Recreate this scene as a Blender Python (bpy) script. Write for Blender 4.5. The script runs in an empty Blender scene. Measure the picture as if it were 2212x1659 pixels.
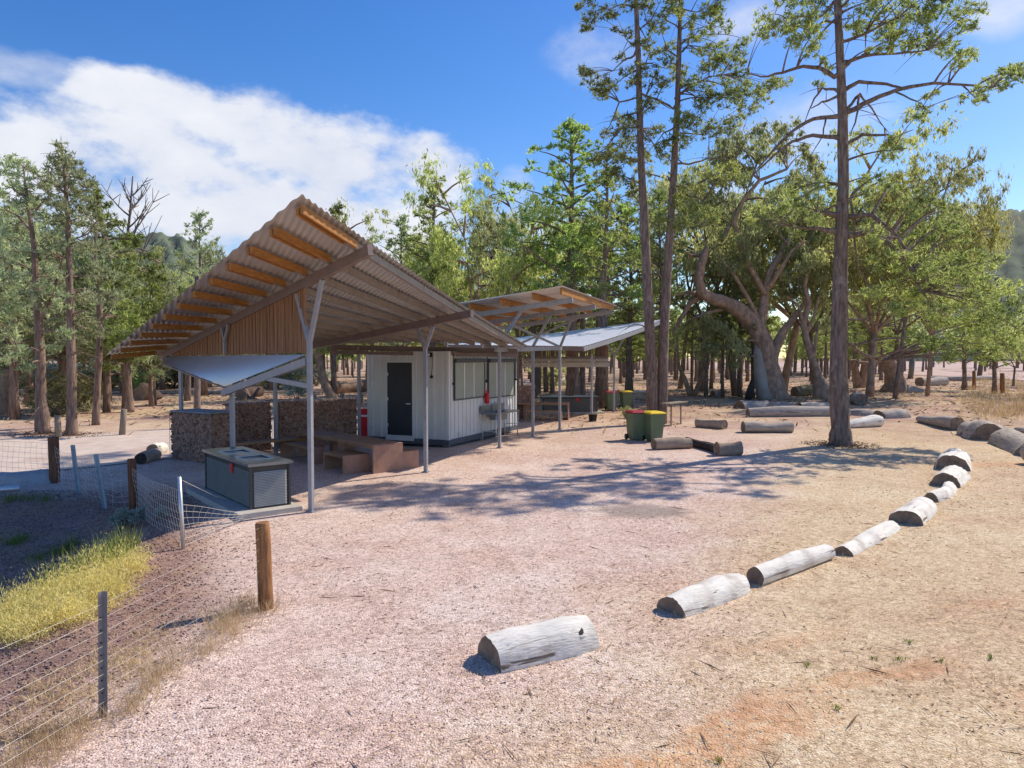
import bpy, math, random
import numpy as np
from mathutils import Vector, Matrix
random.seed(7); rng = np.random.default_rng(11)
sc = bpy.context.scene; COL = sc.collection
R = math.radians
V = Vector
# ------------------------------------------------------------------ camera model (used to turn measured points of the survey photo into ground positions)
H = 2.7; F = 1555.0; CX, CY = 1106.0, 829.5; PITCH = math.atan(59.0/F)
cp, sp_ = math.cos(PITCH), math.sin(PITCH)
def ray(x, y):
    r = (x-CX)/F; u = -(y-CY)/F
    Y = cp + sp_*u; Z = -sp_ + cp*u
    return V((r/Y, 1.0, Z/Y))
def AT(x, y, D):
    d = ray(x, y); return V((d.x*D, D, H+d.z*D))
def sm(a, b, t):
    t = min(1, max(0, (t-a)/(b-a))); return t*t*(3-2*t)
def gh(x, y):
    # shallow gully left of the fence
    ex = -4.9 - 0.16*(y-9.5) if y > 9.5 else -4.9+0.28*(9.5-y)
    d = ex - x
    g = -0.38*sm(0.0, 1.8, d)*sm(4.0, 7.0, y)*(1-sm(11.0, 14.0, y))*(1-sm(5.0, 9.0, d))
    far = sm(16, 40, math.hypot(x, y))
    return g + 0.015*math.sin(x*1.3+.4)*math.sin(y*1.1) + 0.03*far*math.sin(x*.31)*math.sin(y*.27+1)
def G(x, y, z=None):
    zz = 0.0 if z is None else z
    for _ in range(14):
        d = ray(x, y); D = (zz-H)/d.z
        p = V((d.x*D, D, zz))
        if z is not None: break
        zz = .5*zz+.5*gh(p.x, p.y)
    return p
def onplan(x, y, P, d):
    r = ray(x, y)
    # r.x*D = P.x+d.x t ; D = P.y+d.y t
    t = (r.x*P.y-P.x)/(d[0]-r.x*d[1]); D = P.y+d[1]*t
    return V((r.x*D, D, H+r.z*D)), t
def fullpt(x, y): return x/1.35624, y/1.35624
# ------------------------------------------------------------------ object helpers
ORG = {}
def tag(o, label=None, cat=None, group=None, kind=None):
    if label: o['label'] = label
    if cat: o['category'] = cat
    if group: o['group'] = group
    if kind: o['kind'] = kind
    return o
def thing(name, loc, label, cat, group=None, rz=0):
    o = bpy.data.objects.new(name, None); COL.objects.link(o); o.empty_display_size = .2
    o.location = loc; o.rotation_euler.z = rz; ORG[o.name] = V(loc)
    return tag(o, label, cat, group)
class MB:
    def __init__(s): s.v = []; s.f = []; s.m = []; s.smooth = []
    def add(s, vs, fs, mi=0, smooth=False):
        b = len(s.v); s.v.extend([tuple(p) for p in vs])
        for f in fs: s.f.append(tuple(i+b for i in f)); s.m.append(mi); s.smooth.append(smooth)
    def obox(s, c, ax, ay, az, mi=0):
        c, ax, ay, az = V(c), V(ax), V(ay), V(az)
        vs = [c+sx*ax+sy*ay+sz*az for sx in (-1,1) for sy in (-1,1) for sz in (-1,1)]
        s.add(vs, [(0,1,3,2),(4,6,7,5),(0,4,5,1),(2,3,7,6),(0,2,6,4),(1,5,7,3)], mi)
    def box(s, x0,x1,y0,y1,z0,z1, mi=0):
        s.obox(((x0+x1)/2,(y0+y1)/2,(z0+z1)/2),((x1-x0)/2,0,0),(0,(y1-y0)/2,0),(0,0,(z1-z0)/2), mi)
    def beam(s, p0, p1, w, h, up=(0,0,1), mi=0):
        p0, p1 = V(p0), V(p1); d = (p1-p0); L = d.length; d.normalize()
        up = V(up); side = d.cross(up)
        if side.length < 1e-4: side = d.cross(V((1,0,0)))
        side.normalize(); upv = side.cross(d)
        s.obox((p0+p1)/2, d*(L/2), side*(w/2), upv*(h/2), mi)
    def prism(s, poly, ext, mi=0):
        ext = V(ext); n = len(poly); poly = [V(p) for p in poly]
        vs = poly+[p+ext for p in poly]
        fs = [tuple(range(n))[::-1], tuple(range(n, 2*n))]+[(i,(i+1)%n,n+(i+1)%n,n+i) for i in range(n)]
        s.add(vs, fs, mi)
    def tube(s, pts, rads, n=8, mi=0, smooth=True, caps=True, wob=0.0, capmi=None):
        pts = [V(p) for p in pts]; k = len(pts)
        t0 = (pts[1]-pts[0]).normalized(); a = V((0,0,1)) if abs(t0.z) < .9 else V((1,0,0))
        nrm = t0.cross(a).normalized(); rings = []; vs = []
        for i in range(k):
            t = (pts[min(i+1,k-1)]-pts[max(i-1,0)])
            if t.length < 1e-9: t = t0.copy()
            t.normalize()
            nrm = nrm-t*nrm.dot(t)
            if nrm.length < 1e-5: nrm = t.orthogonal()
            nrm.normalize(); b = t.cross(nrm)
            for j in range(n):
                an = 2*math.pi*j/n; rr = rads[i]*(1+(random.uniform(-wob,wob) if wob else 0))
                vs.append(pts[i]+(nrm*math.cos(an)+b*math.sin(an))*rr)
        fs = [(i*n+j, i*n+(j+1)%n, (i+1)*n+(j+1)%n, (i+1)*n+j) for i in range(k-1) for j in range(n)]
        s.add(vs, fs, mi, smooth)
        if caps:
            cm = mi if capmi is None else capmi
            b = len(s.v)-len(vs)
            s.f.append(tuple(b+j for j in range(n))[::-1]); s.m.append(cm); s.smooth.append(False)
            s.f.append(tuple(b+(k-1)*n+j for j in range(n))); s.m.append(cm); s.smooth.append(False)
    def lathe(s, c, prof, n=16, mi=0, smooth=True):
        c = V(c); vs = []; k = len(prof)
        for r, z in prof:
            for j in range(n):
                a = 2*math.pi*j/n; vs.append(c+V((r*math.cos(a), r*math.sin(a), z)))
        fs = [(i*n+j, i*n+(j+1)%n, (i+1)*n+(j+1)%n, (i+1)*n+j) for i in range(k-1) for j in range(n)]
        s.add(vs, fs, mi, smooth); b = len(s.v)-len(vs)
        s.f.append(tuple(b+j for j in range(n))[::-1]); s.m.append(mi); s.smooth.append(False)
        s.f.append(tuple(b+(k-1)*n+j for j in range(n))); s.m.append(mi); s.smooth.append(False)
    def build(s, name, mats, parent=None, label=None, bevel=0):
        if not isinstance(mats, (list, tuple)): mats = [mats]
        me = bpy.data.meshes.new(name)
        o0 = V((0,0,0))
        if parent is not None and parent.name in ORG: o0 = ORG[parent.name]
        me.from_pydata([(p[0]-o0.x, p[1]-o0.y, p[2]-o0.z) for p in s.v], [], s.f)
        for m in mats: me.materials.append(m)
        me.polygons.foreach_set('material_index', s.m); me.polygons.foreach_set('use_smooth', s.smooth)
        me.update()
        o = bpy.data.objects.new(name, me); COL.objects.link(o)
        if parent is not None: o.parent = parent
        ORG[o.name] = o0
        if label: o['label'] = label
        if bevel:
            md = o.modifiers.new('bevel', 'BEVEL'); md.width = bevel; md.segments = 2; md.limit_method = 'ANGLE'
        return o
    def solo(s, name, mats, loc, label, cat, group=None, kind=None, bevel=0):
        # a thing that is one mesh, origin at its base
        loc = V(loc); s.v = [(p[0]-loc.x, p[1]-loc.y, p[2]-loc.z) for p in s.v]
        o = s.build(name, mats, None, None, bevel); o.location = loc; ORG[o.name] = loc
        return tag(o, label, cat, group, kind)
KIDS = {}
def copy_thing(o, loc, rz=0, label=None, group=None, scale=1):
    c = o.copy(); COL.objects.link(c); c.location = loc; c.rotation_euler.z = rz; c.scale = (scale,)*3 if not isinstance(scale, tuple) else scale
    def rec(src, dst):
        for ch in list(src.children):
            if ch.name in COPIED: continue
            k = ch.copy(); COPIED.add(k.name); COL.objects.link(k); k.parent = dst; rec(ch, k)
    COPIED = set(); rec(o, c)
    if label: c['label'] = label
    if group: c['group'] = group
    return c
# ------------------------------------------------------------------ materials
MATS = {}
def mat(name, base, rough=.8, metal=0.0, var=.25, scale=3.0, detail=6, bump=0.0, bscale=None, stretch=None, spec=.3, coords='Object', dirt=None, dark=None, crack=None):
    m = bpy.data.materials.new(name); m.use_nodes = True; nt = m.node_tree; N = nt.nodes; L = nt.links
    b = N['Principled BSDF']; b.inputs['Roughness'].default_value = rough; b.inputs['Metallic'].default_value = metal
    b.inputs['Specular IOR Level'].default_value = spec
    tc = N.new('ShaderNodeTexCoord'); mp = N.new('ShaderNodeMapping'); L.new(tc.outputs[coords], mp.inputs[0])
    if stretch: mp.inputs['Scale'].default_value = stretch
    nz = N.new('ShaderNodeTexNoise'); nz.inputs['Scale'].default_value = scale; nz.inputs['Detail'].default_value = detail; nz.inputs['Roughness'].default_value = .65
    L.new(mp.outputs[0], nz.inputs[0])
    cr = N.new('ShaderNodeValToRGB'); L.new(nz.outputs['Fac'], cr.inputs[0])
    lo = dark if dark else tuple(c*(1-var) for c in base); hi = tuple(min(1, c*(1+var)) for c in base)
    cr.color_ramp.elements[0].position = .3; cr.color_ramp.elements[1].position = .7
    cr.color_ramp.elements[0].color = (*lo, 1); cr.color_ramp.elements[1].color = (*hi, 1)
    out = cr.outputs[0]
    if dirt:
        n2 = N.new('ShaderNodeTexNoise'); n2.inputs['Scale'].default_value = dirt[1]; n2.inputs['Detail'].default_value = 5
        L.new(tc.outputs[coords], n2.inputs[0])
        r2 = N.new('ShaderNodeValToRGB'); r2.color_ramp.elements[0].position = dirt[2]; r2.color_ramp.elements[1].position = dirt[2]+.18
        L.new(n2.outputs['Fac'], r2.inputs[0])
        mx = N.new('ShaderNodeMix'); mx.data_type = 'RGBA'; L.new(r2.outputs[0], mx.inputs[0]); L.new(out, mx.inputs[6]); mx.inputs[7].default_value = (*dirt[0], 1)
        out = mx.outputs[2]
    if crack:
        m3 = N.new('ShaderNodeMapping'); m3.inputs['Scale'].default_value = crack[3]; L.new(tc.outputs[coords], m3.inputs[0])
        n3 = N.new('ShaderNodeTexNoise'); n3.inputs['Scale'].default_value = crack[1]; n3.inputs['Detail'].default_value = 4; n3.inputs['Distortion'].default_value = .6; L.new(m3.outputs[0], n3.inputs[0])
        r3 = N.new('ShaderNodeValToRGB'); r3.color_ramp.elements[0].position = crack[2]; r3.color_ramp.elements[1].position = crack[2]+.05; L.new(n3.outputs['Fac'], r3.inputs[0])
        mx3 = N.new('ShaderNodeMix'); mx3.data_type = 'RGBA'; L.new(r3.outputs[0], mx3.inputs[0]); L.new(out, mx3.inputs[6]); mx3.inputs[7].default_value = (*crack[0], 1); out = mx3.outputs[2]
    L.new(out, b.inputs['Base Color'])
    if bump:
        bz = N.new('ShaderNodeTexNoise'); bz.inputs['Scale'].default_value = bscale or scale*4; bz.inputs['Detail'].default_value = 5
        L.new(mp.outputs[0], bz.inputs[0])
        bp = N.new('ShaderNodeBump'); bp.inputs['Strength'].default_value = min(1, bump); bp.inputs['Distance'].default_value = .03
        L.new(bz.outputs['Fac'], bp.inputs['Height']); L.new(bp.outputs[0], b.inputs['Normal'])
    MATS[name] = m
    return m
def leafmat(name, base, alt, trans=.38, tint=(1.25,1.3,.5)):
    m = bpy.data.materials.new(name); m.use_nodes = True; nt = m.node_tree; N = nt.nodes; L = nt.links
    b = N['Principled BSDF']; b.inputs['Roughness'].default_value = .6; b.inputs['Specular IOR Level'].default_value = .25
    g = N.new('ShaderNodeNewGeometry'); tc = N.new('ShaderNodeTexCoord')
    nz = N.new('ShaderNodeTexNoise'); nz.inputs['Scale'].default_value = .55; nz.inputs['Detail'].default_value = 2; L.new(tc.outputs['Object'], nz.inputs[0])
    ma = N.new('ShaderNodeMath'); ma.operation = 'MULTIPLY_ADD'; ma.inputs[1].default_value = .55; L.new(g.outputs['Random Per Island'], ma.inputs[0])
    mb2 = N.new('ShaderNodeMath'); mb2.operation = 'MULTIPLY_ADD'; mb2.inputs[1].default_value = 1.5; mb2.inputs[2].default_value = -.52; L.new(nz.outputs['Fac'], mb2.inputs[0]); L.new(mb2.outputs[0], ma.inputs[2])
    cr = N.new('ShaderNodeValToRGB'); cr.color_ramp.elements[0].position = .1; cr.color_ramp.elements[1].position = .95
    cr.color_ramp.elements[0].color = (*base, 1); cr.color_ramp.elements[1].color = (*alt, 1); L.new(ma.outputs[0], cr.inputs[0])
    oi = N.new('ShaderNodeObjectInfo'); hs = N.new('ShaderNodeHueSaturation')
    hv = N.new('ShaderNodeMapRange'); hv.inputs[3].default_value = .72; hv.inputs[4].default_value = 1.28; L.new(oi.outputs['Random'], hv.inputs[0]); L.new(hv.outputs[0], hs.inputs['Value'])
    hh = N.new('ShaderNodeMapRange'); hh.inputs[3].default_value = .485; hh.inputs[4].default_value = .515; L.new(oi.outputs['Random'], hh.inputs[0]); L.new(hh.outputs[0], hs.inputs['Hue'])
    L.new(cr.outputs[0], hs.inputs['Color'])
    L.new(hs.outputs[0], b.inputs['Base Color'])
    t = N.new('ShaderNodeBsdfTranslucent'); mu = N.new('ShaderNodeMix'); mu.data_type = 'RGBA'; mu.blend_type = 'MULTIPLY'; mu.inputs[0].default_value = 1
    L.new(hs.outputs[0], mu.inputs[6]); mu.inputs[7].default_value = (tint[0]*1.5, tint[1]*1.5, tint[2]*1.5, 1); L.new(mu.outputs[2], t.inputs[0])
    mx = N.new('ShaderNodeMixShader'); mx.inputs[0].default_value = trans; L.new(b.outputs[0], mx.inputs[1]); L.new(t.outputs[0], mx.inputs[2])
    L.new(mx.outputs[0], N['Material Output'].inputs[0])
    return m
steel = mat('post_steel', (.33,.335,.37), .5, .25, .12, 6, bump=.05)
brownsteel = mat('roof_steel', (.24,.18,.16), .55, .15, .15, 4)
purlinm = mat('purlin_steel', (.33,.285,.245), .5, .3, .15, 5)
sheetm = mat('roof_sheet', (.56,.545,.52), .45, .3, .1, 1.6, dirt=((.47,.43,.385), 1.1, .58))
sheetblue = mat('awning_sheet', (.55,.58,.66), .33, .4, .06, 1.2)  # blue base colour stands in for sky reflected by the shaded sheet
timber = mat('orange_timber', (.40,.19,.055), .55, 0, .25, 3, stretch=(2,2,12), bump=.1, dark=(.27,.115,.03))
slatm = mat('slat_timber', (.30,.16,.08), .7, 0, .45, 2.2, stretch=(9,9,.5), bump=.2, dark=(.14,.06,.026))
white = mat('container_paint', (.66,.66,.64), .5, 0, .05, 2, dirt=((.50,.47,.43), 1.4, .62))
shutter = mat('shutter_paint', (.31,.34,.28), .5, 0, .08, 2)
darkgrey = mat('dark_frame', (.075,.08,.085), .5, .2, .15, 4)
doorm = mat('door_paint', (.03,.032,.04), .45, 0, .15, 2)
skirtm = mat('skirt_paint', (.10,.11,.13), .6, .1, .2, 4)
stain = mat('stainless', (.23,.26,.30), .3, .85, .08, 8, stretch=(1,14,1))
louv = mat('louvre_steel', (.085,.083,.075), .85, 0, .12, 5)  # cabinet body painted dark to give shadow gaps between the slats
black = mat('black_rubber', (.02,.02,.022), .6, 0, .2, 5)
corten = mat('rusted_steel', (.42,.245,.18), .75, .05, .22, 3, bump=.1, dirt=((.36,.19,.115), 2.5, .52))
ttop = mat('table_timber', (.33,.19,.105), .65, 0, .3, 3, stretch=(.6,10,1), bump=.1)
concrete = mat('concrete', (.50,.46,.41), .9, 0, .15, 5, bump=.2, bscale=40)
rock1 = mat('gabion_core', (.235,.15,.115), .9, 0, .5, 9, bump=.3, coords='Object')
cage = mat('cage_wire', (.30,.29,.28), .5, .6, .1, 5)
redm = mat('red_paint', (.62,.03,.04), .45, 0, .1, 5)
whitesign = mat('white_paint', (.8,.8,.78), .5, 0, .05, 5)
bingreen = mat('bin_green', (.14,.195,.115), .5, 0, .15, 3, dirt=((.18,.21,.13), 2, .55))
lidred = mat('bin_lid_red', (.36,.015,.04), .45, 0, .12, 4)
lidyel = mat('bin_lid_yellow', (.85,.60,.02), .45, 0, .1, 4)
postwood = mat('post_wood', (.33,.165,.07), .8, 0, .4, 4, stretch=(6,6,.8), bump=.3, dark=(.14,.06,.025))
greywood = mat('grey_wood', (.26,.21,.16), .85, 0, .35, 4, stretch=(6,6,.8), bump=.3)
galv = mat('galvanised', (.62,.63,.65), .4, .6, .1, 9)
picket = mat('picket_steel', (.22,.22,.24), .55, .4, .15, 9)
bluepick = mat('picket_blue', (.30,.40,.48), .5, .4, .15, 9)
meshw = mat('mesh_wire', (.78,.75,.70), .5, .3, .05, 9)
darkpost = mat('shaded_post', (.20,.095,.055), .85, 0, .4, 4, stretch=(6,6,.8), bump=.3, dark=(.09,.04,.025))  # post wood again, with the shade over the mesh fence in its colour
wirem = mat('wire', (.52,.49,.45), .4, .5, .05, 9)
logpale = mat('bleached_log', (.80,.755,.67), .9, 0, .16, 2.2, stretch=(1,5,5), bump=.45, bscale=9, dirt=((.54,.48,.41), 3.0, .56), crack=((.22,.17,.13), 3.2, .635, (.35,5,5)))
loggrey = mat('grey_log', (.44,.375,.32), .9, 0, .3, 3, stretch=(1,5,5), bump=.45, bscale=9, crack=((.14,.10,.08), 3.2, .62, (.35,5,5)))
logend = mat('log_end', (.25,.185,.14), .95, 0, .4, 7, bump=.4)
logchar = mat('charred_log', (.06,.045,.04), .9, 0, .5, 5, bump=.5)
bark = mat('pine_bark', (.24,.18,.15), .95, 0, .45, 4.5, stretch=(3.2,3.2,.55), bump=1.0, bscale=9, dark=(.08,.052,.043), dirt=((.36,.30,.265), 3.2, .58))
barkpale = mat('pale_pine_bark', (.27,.19,.15), .95, 0, .4, 4, stretch=(3,3,.5), bump=1.0, bscale=9, dark=(.10,.06,.045))
gumbark = mat('gum_bark', (.41,.275,.195), .85, 0, .45, 3.4, stretch=(1.3,1.3,.7), bump=1.0, bscale=11, dark=(.17,.115,.085), dirt=((.30,.21,.155), 2.4, .52))
gumgrey = mat('gum_grey_bark', (.40,.36,.32), 1.0, 0, .25, 1.5, stretch=(1,1,.4), bump=.5, bscale=8)
deadwood = mat('dead_wood', (.33,.27,.23), .9, 0, .25, 4)
leafP = leafmat('pine_leaf', (.115,.15,.065), (.42,.44,.20), .52, (1.1,1.15,.7))
leafP2 = leafmat('bright_pine_leaf', (.12,.168,.06), (.375,.42,.175), .52, (1.1,1.18,.65))
leafB = leafmat('blue_pine_leaf', (.195,.23,.125), (.51,.53,.345), .45, (1.02,1.08,.85))
leafG = leafmat('gum_leaf', (.215,.24,.125), (.57,.585,.35), .5, (1.06,1.08,.75))
leafY = leafmat('golden_gum_leaf', (.29,.31,.12), (.60,.62,.30), .52, (1.06,1.06,.7))
leafS = leafmat('shrub_leaf', (.22,.22,.12), (.52,.50,.29), .42, (1.06,1.06,.75))
leafW = leafmat('weed_leaf', (.50,.44,.16), (.90,.79,.40), .38, (1.05,1.03,.7))
leafBl = leafmat('saltbush_leaf', (.27,.33,.28), (.48,.55,.47), .2, (1,1,.9))
straw = leafmat('straw', (.38,.27,.14), (.66,.52,.33), .25, (1,.95,.8))
grassg = leafmat('green_grass', (.07,.13,.03), (.2,.25,.07))
# ------------------------------------------------------------------ ground
def ground_mat():
    m = bpy.data.materials.new('earth'); m.use_nodes = True; nt = m.node_tree; N = nt.nodes; L = nt.links
    b = N['Principled BSDF']; b.inputs['Roughness'].default_value = .95; b.inputs['Specular IOR Level'].default_value = .1
    tc = N.new('ShaderNodeTexCoord'); P = tc.outputs['Object']
    sep = N.new('ShaderNodeSeparateXYZ'); L.new(P, sep.inputs[0])
    def noise(scale, detail=4, rough=.6, dist=0):
        n = N.new('ShaderNodeTexNoise'); n.inputs['Scale'].default_value = scale; n.inputs['Detail'].default_value = detail; n.inputs['Roughness'].default_value = rough; n.inputs['Distortion'].default_value = dist; L.new(P, n.inputs[0]); return n.outputs['Fac']
    def ramp(i, p0, p1, c0=(0,0,0), c1=(1,1,1)):
        r = N.new('ShaderNodeValToRGB'); r.color_ramp.elements[0].position = p0; r.color_ramp.elements[1].position = p1
        r.color_ramp.elements[0].color = (*c0,1); r.color_ramp.elements[1].color = (*c1,1); L.new(i, r.inputs[0]); return r.outputs[0]
    def math_(op, a, b_):
        n = N.new('ShaderNodeMath'); n.operation = op
        for i, x in enumerate((a, b_)):
            if isinstance(x, (int, float)): n.inputs[i].default_value = x
            else: L.new(x, n.inputs[i])
        return n.outputs[0]
    def mr(i, a, b_, c=0, d=1):
        n = N.new('ShaderNodeMapRange'); n.inputs[1].default_value = a; n.inputs[2].default_value = b_; n.inputs[3].default_value = c; n.inputs[4].default_value = d; n.interpolation_type = 'SMOOTHSTEP'; L.new(i, n.inputs[0]); return n.outputs[0]
    def mix(f, a, b_, bt='MIX'):
        n = N.new('ShaderNodeMix'); n.data_type = 'RGBA'; n.blend_type = bt
        if isinstance(f, (int, float)): n.inputs[0].default_value = f
        else: L.new(f, n.inputs[0])
        for i, x in ((6, a), (7, b_)):
            if isinstance(x, tuple): n.inputs[i].default_value = (*x, 1)
            else: L.new(x, n.inputs[i])
        return n.outputs[2]
    x, y = sep.outputs[0], sep.outputs[1]
    # stones: voronoi cells with a colour each
    vo = N.new('ShaderNodeTexVoronoi'); vo.inputs['Scale'].default_value = 56; L.new(P, vo.inputs[0])
    vs = N.new('ShaderNodeSeparateColor'); L.new(vo.outputs['Color'], vs.inputs[0])
    vo2 = N.new('ShaderNodeTexVoronoi'); vo2.inputs['Scale'].default_value = 17; L.new(P, vo2.inputs[0])
    vs2 = N.new('ShaderNodeSeparateColor'); L.new(vo2.outputs['Color'], vs2.inputs[0])
    cell = math_('ADD', math_('MULTIPLY', vs.outputs[0], .7), math_('MULTIPLY', vs2.outputs[0], .3))
    pink = ramp(cell, .03, .88, (.40,.28,.23), (.91,.71,.605))
    tan = ramp(cell, .02, .98, (.40,.275,.17), (.88,.69,.465))
    red = ramp(cell, .05, .95, (.17,.10,.085), (.47,.31,.255))
    far = ramp(cell, .0, 1.0, (.33,.20,.15), (.56,.37,.285))
    # pink gravel pad against tan straw ground on the right
    edge = math_('SUBTRACT', x, math_('ADD', math_('MULTIPLY', y, .5), -2.6))
    edge = math_('ADD', edge, math_('MULTIPLY', math_('SUBTRACT', noise(.35, 5), .5), 5.0))
    col = mix(mr(edge, -1.2, 2.2), pink, tan)
    # orange bare soil patches on the right foreground
    soil = mix(mr(noise(9, 4), .35, .65), (.52,.285,.15), (.73,.45,.265))
    wob = math_('MULTIPLY', math_('SUBTRACT', noise(1.3, 5, .65), .5), 1.1)
    def streak(ax_, ay_, bx_, by_, wid, amt):
        L_ = math.hypot(bx_-ax_, by_-ay_); ux, uy = (bx_-ax_)/L_, (by_-ay_)/L_
        px_, py_ = math_('SUBTRACT', x, ax_), math_('SUBTRACT', y, ay_)
        al = math_('ADD', math_('MULTIPLY', px_, ux), math_('MULTIPLY', py_, uy)); pr = math_('ADD', math_('SUBTRACT', math_('MULTIPLY', px_, uy), math_('MULTIPLY', py_, ux)), wob)
        q = math_('MULTIPLY', mr(math_('ABSOLUTE', pr, 0), wid, wid*.35), math_('MULTIPLY', mr(al, -.5, .6), mr(al, L_+.5, L_-.6)))
        return math_('MULTIPLY', q, amt)
    smask = streak(.1, 4.1, 2.4, 5.55, .42, .95)
    for sk_ in ((2.2,5.6,4.0,6.3,.22,.8),(3.9,5.3,4.6,5.7,.4,.6),(4.9,7.6,5.6,7.9,.22,.7),(2.1,6.6,3.2,7.0,.16,.5),(10.5,17.6,15.5,18.6,.5,.7),(-4.2,5.0,-3.6,5.5,.3,.5)): smask = math_('MAXIMUM', smask, streak(*sk_))
    smask = math_('MAXIMUM', smask, math_('MULTIPLY', mr(noise(.7, 6, .7), .64, .70), math_('MULTIPLY', mr(edge, .5, 2.5), .45)))
    smask = math_('MULTIPLY', smask, mr(noise(11, 4), .32, .52))
    col = mix(smask, col, soil)
    # mottled litter, dark
    col = mix(math_('MULTIPLY', mr(noise(2.2, 6, .75), .52, .72), .42), col, (.24,.155,.095))
    col = mix(math_('MULTIPLY', mr(noise(23, 3, .7), .62, .70), .55), col, (.20,.135,.095))
    # far ground: red-brown earth, darkened to hold woodland shade in its colour
    farm = mr(math_('ADD', y, math_('MULTIPLY', noise(.25, 4), 10)), 22, 40)
    fcol = mix(mr(noise(.3, 5), .42, .6), far, (.58,.43,.28))
    fcol = mix(math_('MULTIPLY', mr(noise(1.6, 6, .75), .5, .7), .45), fcol, (.24,.15,.105))
    col = mix(farm, col, fcol)
    # gully left: dark red stones
    gl = math_('SUBTRACT', math_('SUBTRACT', -2.75, math_('MAXIMUM', math_('MULTIPLY', math_('SUBTRACT', y, 7.6), .46), math_('MULTIPLY', math_('SUBTRACT', 7.6, y), .16))), x)
    gl = math_('ADD', gl, math_('MULTIPLY', math_('SUBTRACT', noise(.9, 4), .5), 1.0))
    gm = math_('MULTIPLY', mr(gl, -.1, .9), mr(y, 15.5, 13))
    bare = mix(mr(noise(1.4, 5), .45, .62), red, ramp(cell, 0, 1, (.20,.11,.075), (.50,.34,.25)))
    col = mix(gm, col, bare)
    # overall broad value change
    col = mix(.6, col, mix(mr(noise(.22, 5), .3, .7), (.42,.42,.42), (.60,.60,.60)), 'OVERLAY')
    col = mix(.5, col, mix(mr(noise(.9, 5, .7), .35, .65), (.40,.39,.38), (.60,.60,.60)), 'OVERLAY')
    # ash patch of an old fire
    ax, ay = FIRE.x, FIRE.y
    dd = math_('ADD', math_('POWER', math_('MULTIPLY', math_('SUBTRACT', x, ax), .75), 2.0), math_('POWER', math_('MULTIPLY', math_('SUBTRACT', y, ay), 1.0), 2.0))
    dd = math_('ADD', dd, math_('MULTIPLY', math_('SUBTRACT', noise(3, 4), .5), .8))
    col = mix(math_('MULTIPLY', mr(dd, .55, .12), .6), col, (.17,.15,.135))
    L.new(col, b.inputs['Base Color'])
    bp = N.new('ShaderNodeBump'); bp.inputs['Strength'].default_value = .45; bp.inputs['Distance'].default_value = .02
    hgt = math_('ADD', math_('MULTIPLY', vo.outputs['Distance'], -1.4), math_('ADD', math_('MULTIPLY', noise(60, 3), .7), math_('MULTIPLY', noise(6, 5), 2.2)))
    L.new(hgt, bp.inputs['Height']); L.new(bp.outputs[0], b.inputs['Normal'])
    return m
FIRE = G(1385, 1103, 0)
def axis(lo, hi, fl, fh, fine, growth=1.16):
    a = list(np.arange(fl, fh+1e-6, fine)); st = fine
    v = fh
    while v < hi: st *= growth; v += st; a.append(v)
    st = fine; v = fl; pre = []
    while v > lo: st *= growth; v -= st; pre.append(v)
    return pre[::-1]+a
xs = axis(-900, 900, -11, 11, .22); ys = axis(-30, 1300, 2.5, 16, .22)
gv = [(x, y, gh(x, y)) for y in ys for x in xs]; nx = len(xs)
gf = [(j*nx+i, j*nx+i+1, (j+1)*nx+i+1, (j+1)*nx+i) for j in range(len(ys)-1) for i in range(nx-1)]
g = MB(); g.add(gv, gf, 0, True); ground = g.build('ground', ground_mat()); tag(ground, kind='structure')
def strip(name, pts, mat_, dz, label=None):
    # pts: list of (left, right) ground points of a road, laid above the ground
    mb = MB(); vs = []; n = 10
    for k in range(len(pts)-1):
        for i in range(n):
            f = i/n; a = pts[k][0].lerp(pts[k+1][0], f); b = pts[k][1].lerp(pts[k+1][1], f); vs.append((a, b))
    vs.append(pts[-1]); m = 7; rows = []
    for a, b in vs:
        for j in range(m):
            p = a.lerp(b, j/(m-1)); rows.append((p.x, p.y, gh(p.x, p.y)+dz))
    fs = [(i*m+j, i*m+j+1, (i+1)*m+j+1, (i+1)*m+j) for i in range(len(vs)-1) for j in range(m-1)]
    mb.add(rows, fs, 0, True); o = mb.build(name, mat_); tag(o, kind='structure'); return o
roadm = mat('road_dirt', (.62,.505,.425), .95, 0, .14, 2.2, bump=.3, bscale=30, dirt=((.50,.36,.295), .5, .55))
trackm = mat('track_dirt', (.56,.41,.345), .95, 0, .14, 1.2, bump=.3, bscale=20, dirt=((.44,.27,.21), .25, .5))
strip('road', [(G(-700,960,0), G(-700,1085,0)), (G(0,950,0), G(0,1030,0)), (G(200,940,0), G(200,1010,0)), (G(500,917,0), G(500,978,0)), (G(700,905,0), G(720,960,0)), (G(900,893,0), G(960,930,0))], roadm, .022)
strip('track', [(G(1500,786,0), G(1500,797,0)), (G(1900,781,0), G(1840,806,0)), (G(2200,785,0), G(2020,812,0)), (G(2500,797,0), G(2330,830,0))], trackm, .05)
strip('path', [(G(-300,840,0), G(-300,858,0)), (G(60,836,0), G(60,850,0)), (G(500,836,0), G(500,850,0)), (G(800,826,0), G(800,842,0)), (G(1250,815,0), G(1250,832,0))], trackm, .05)
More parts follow.
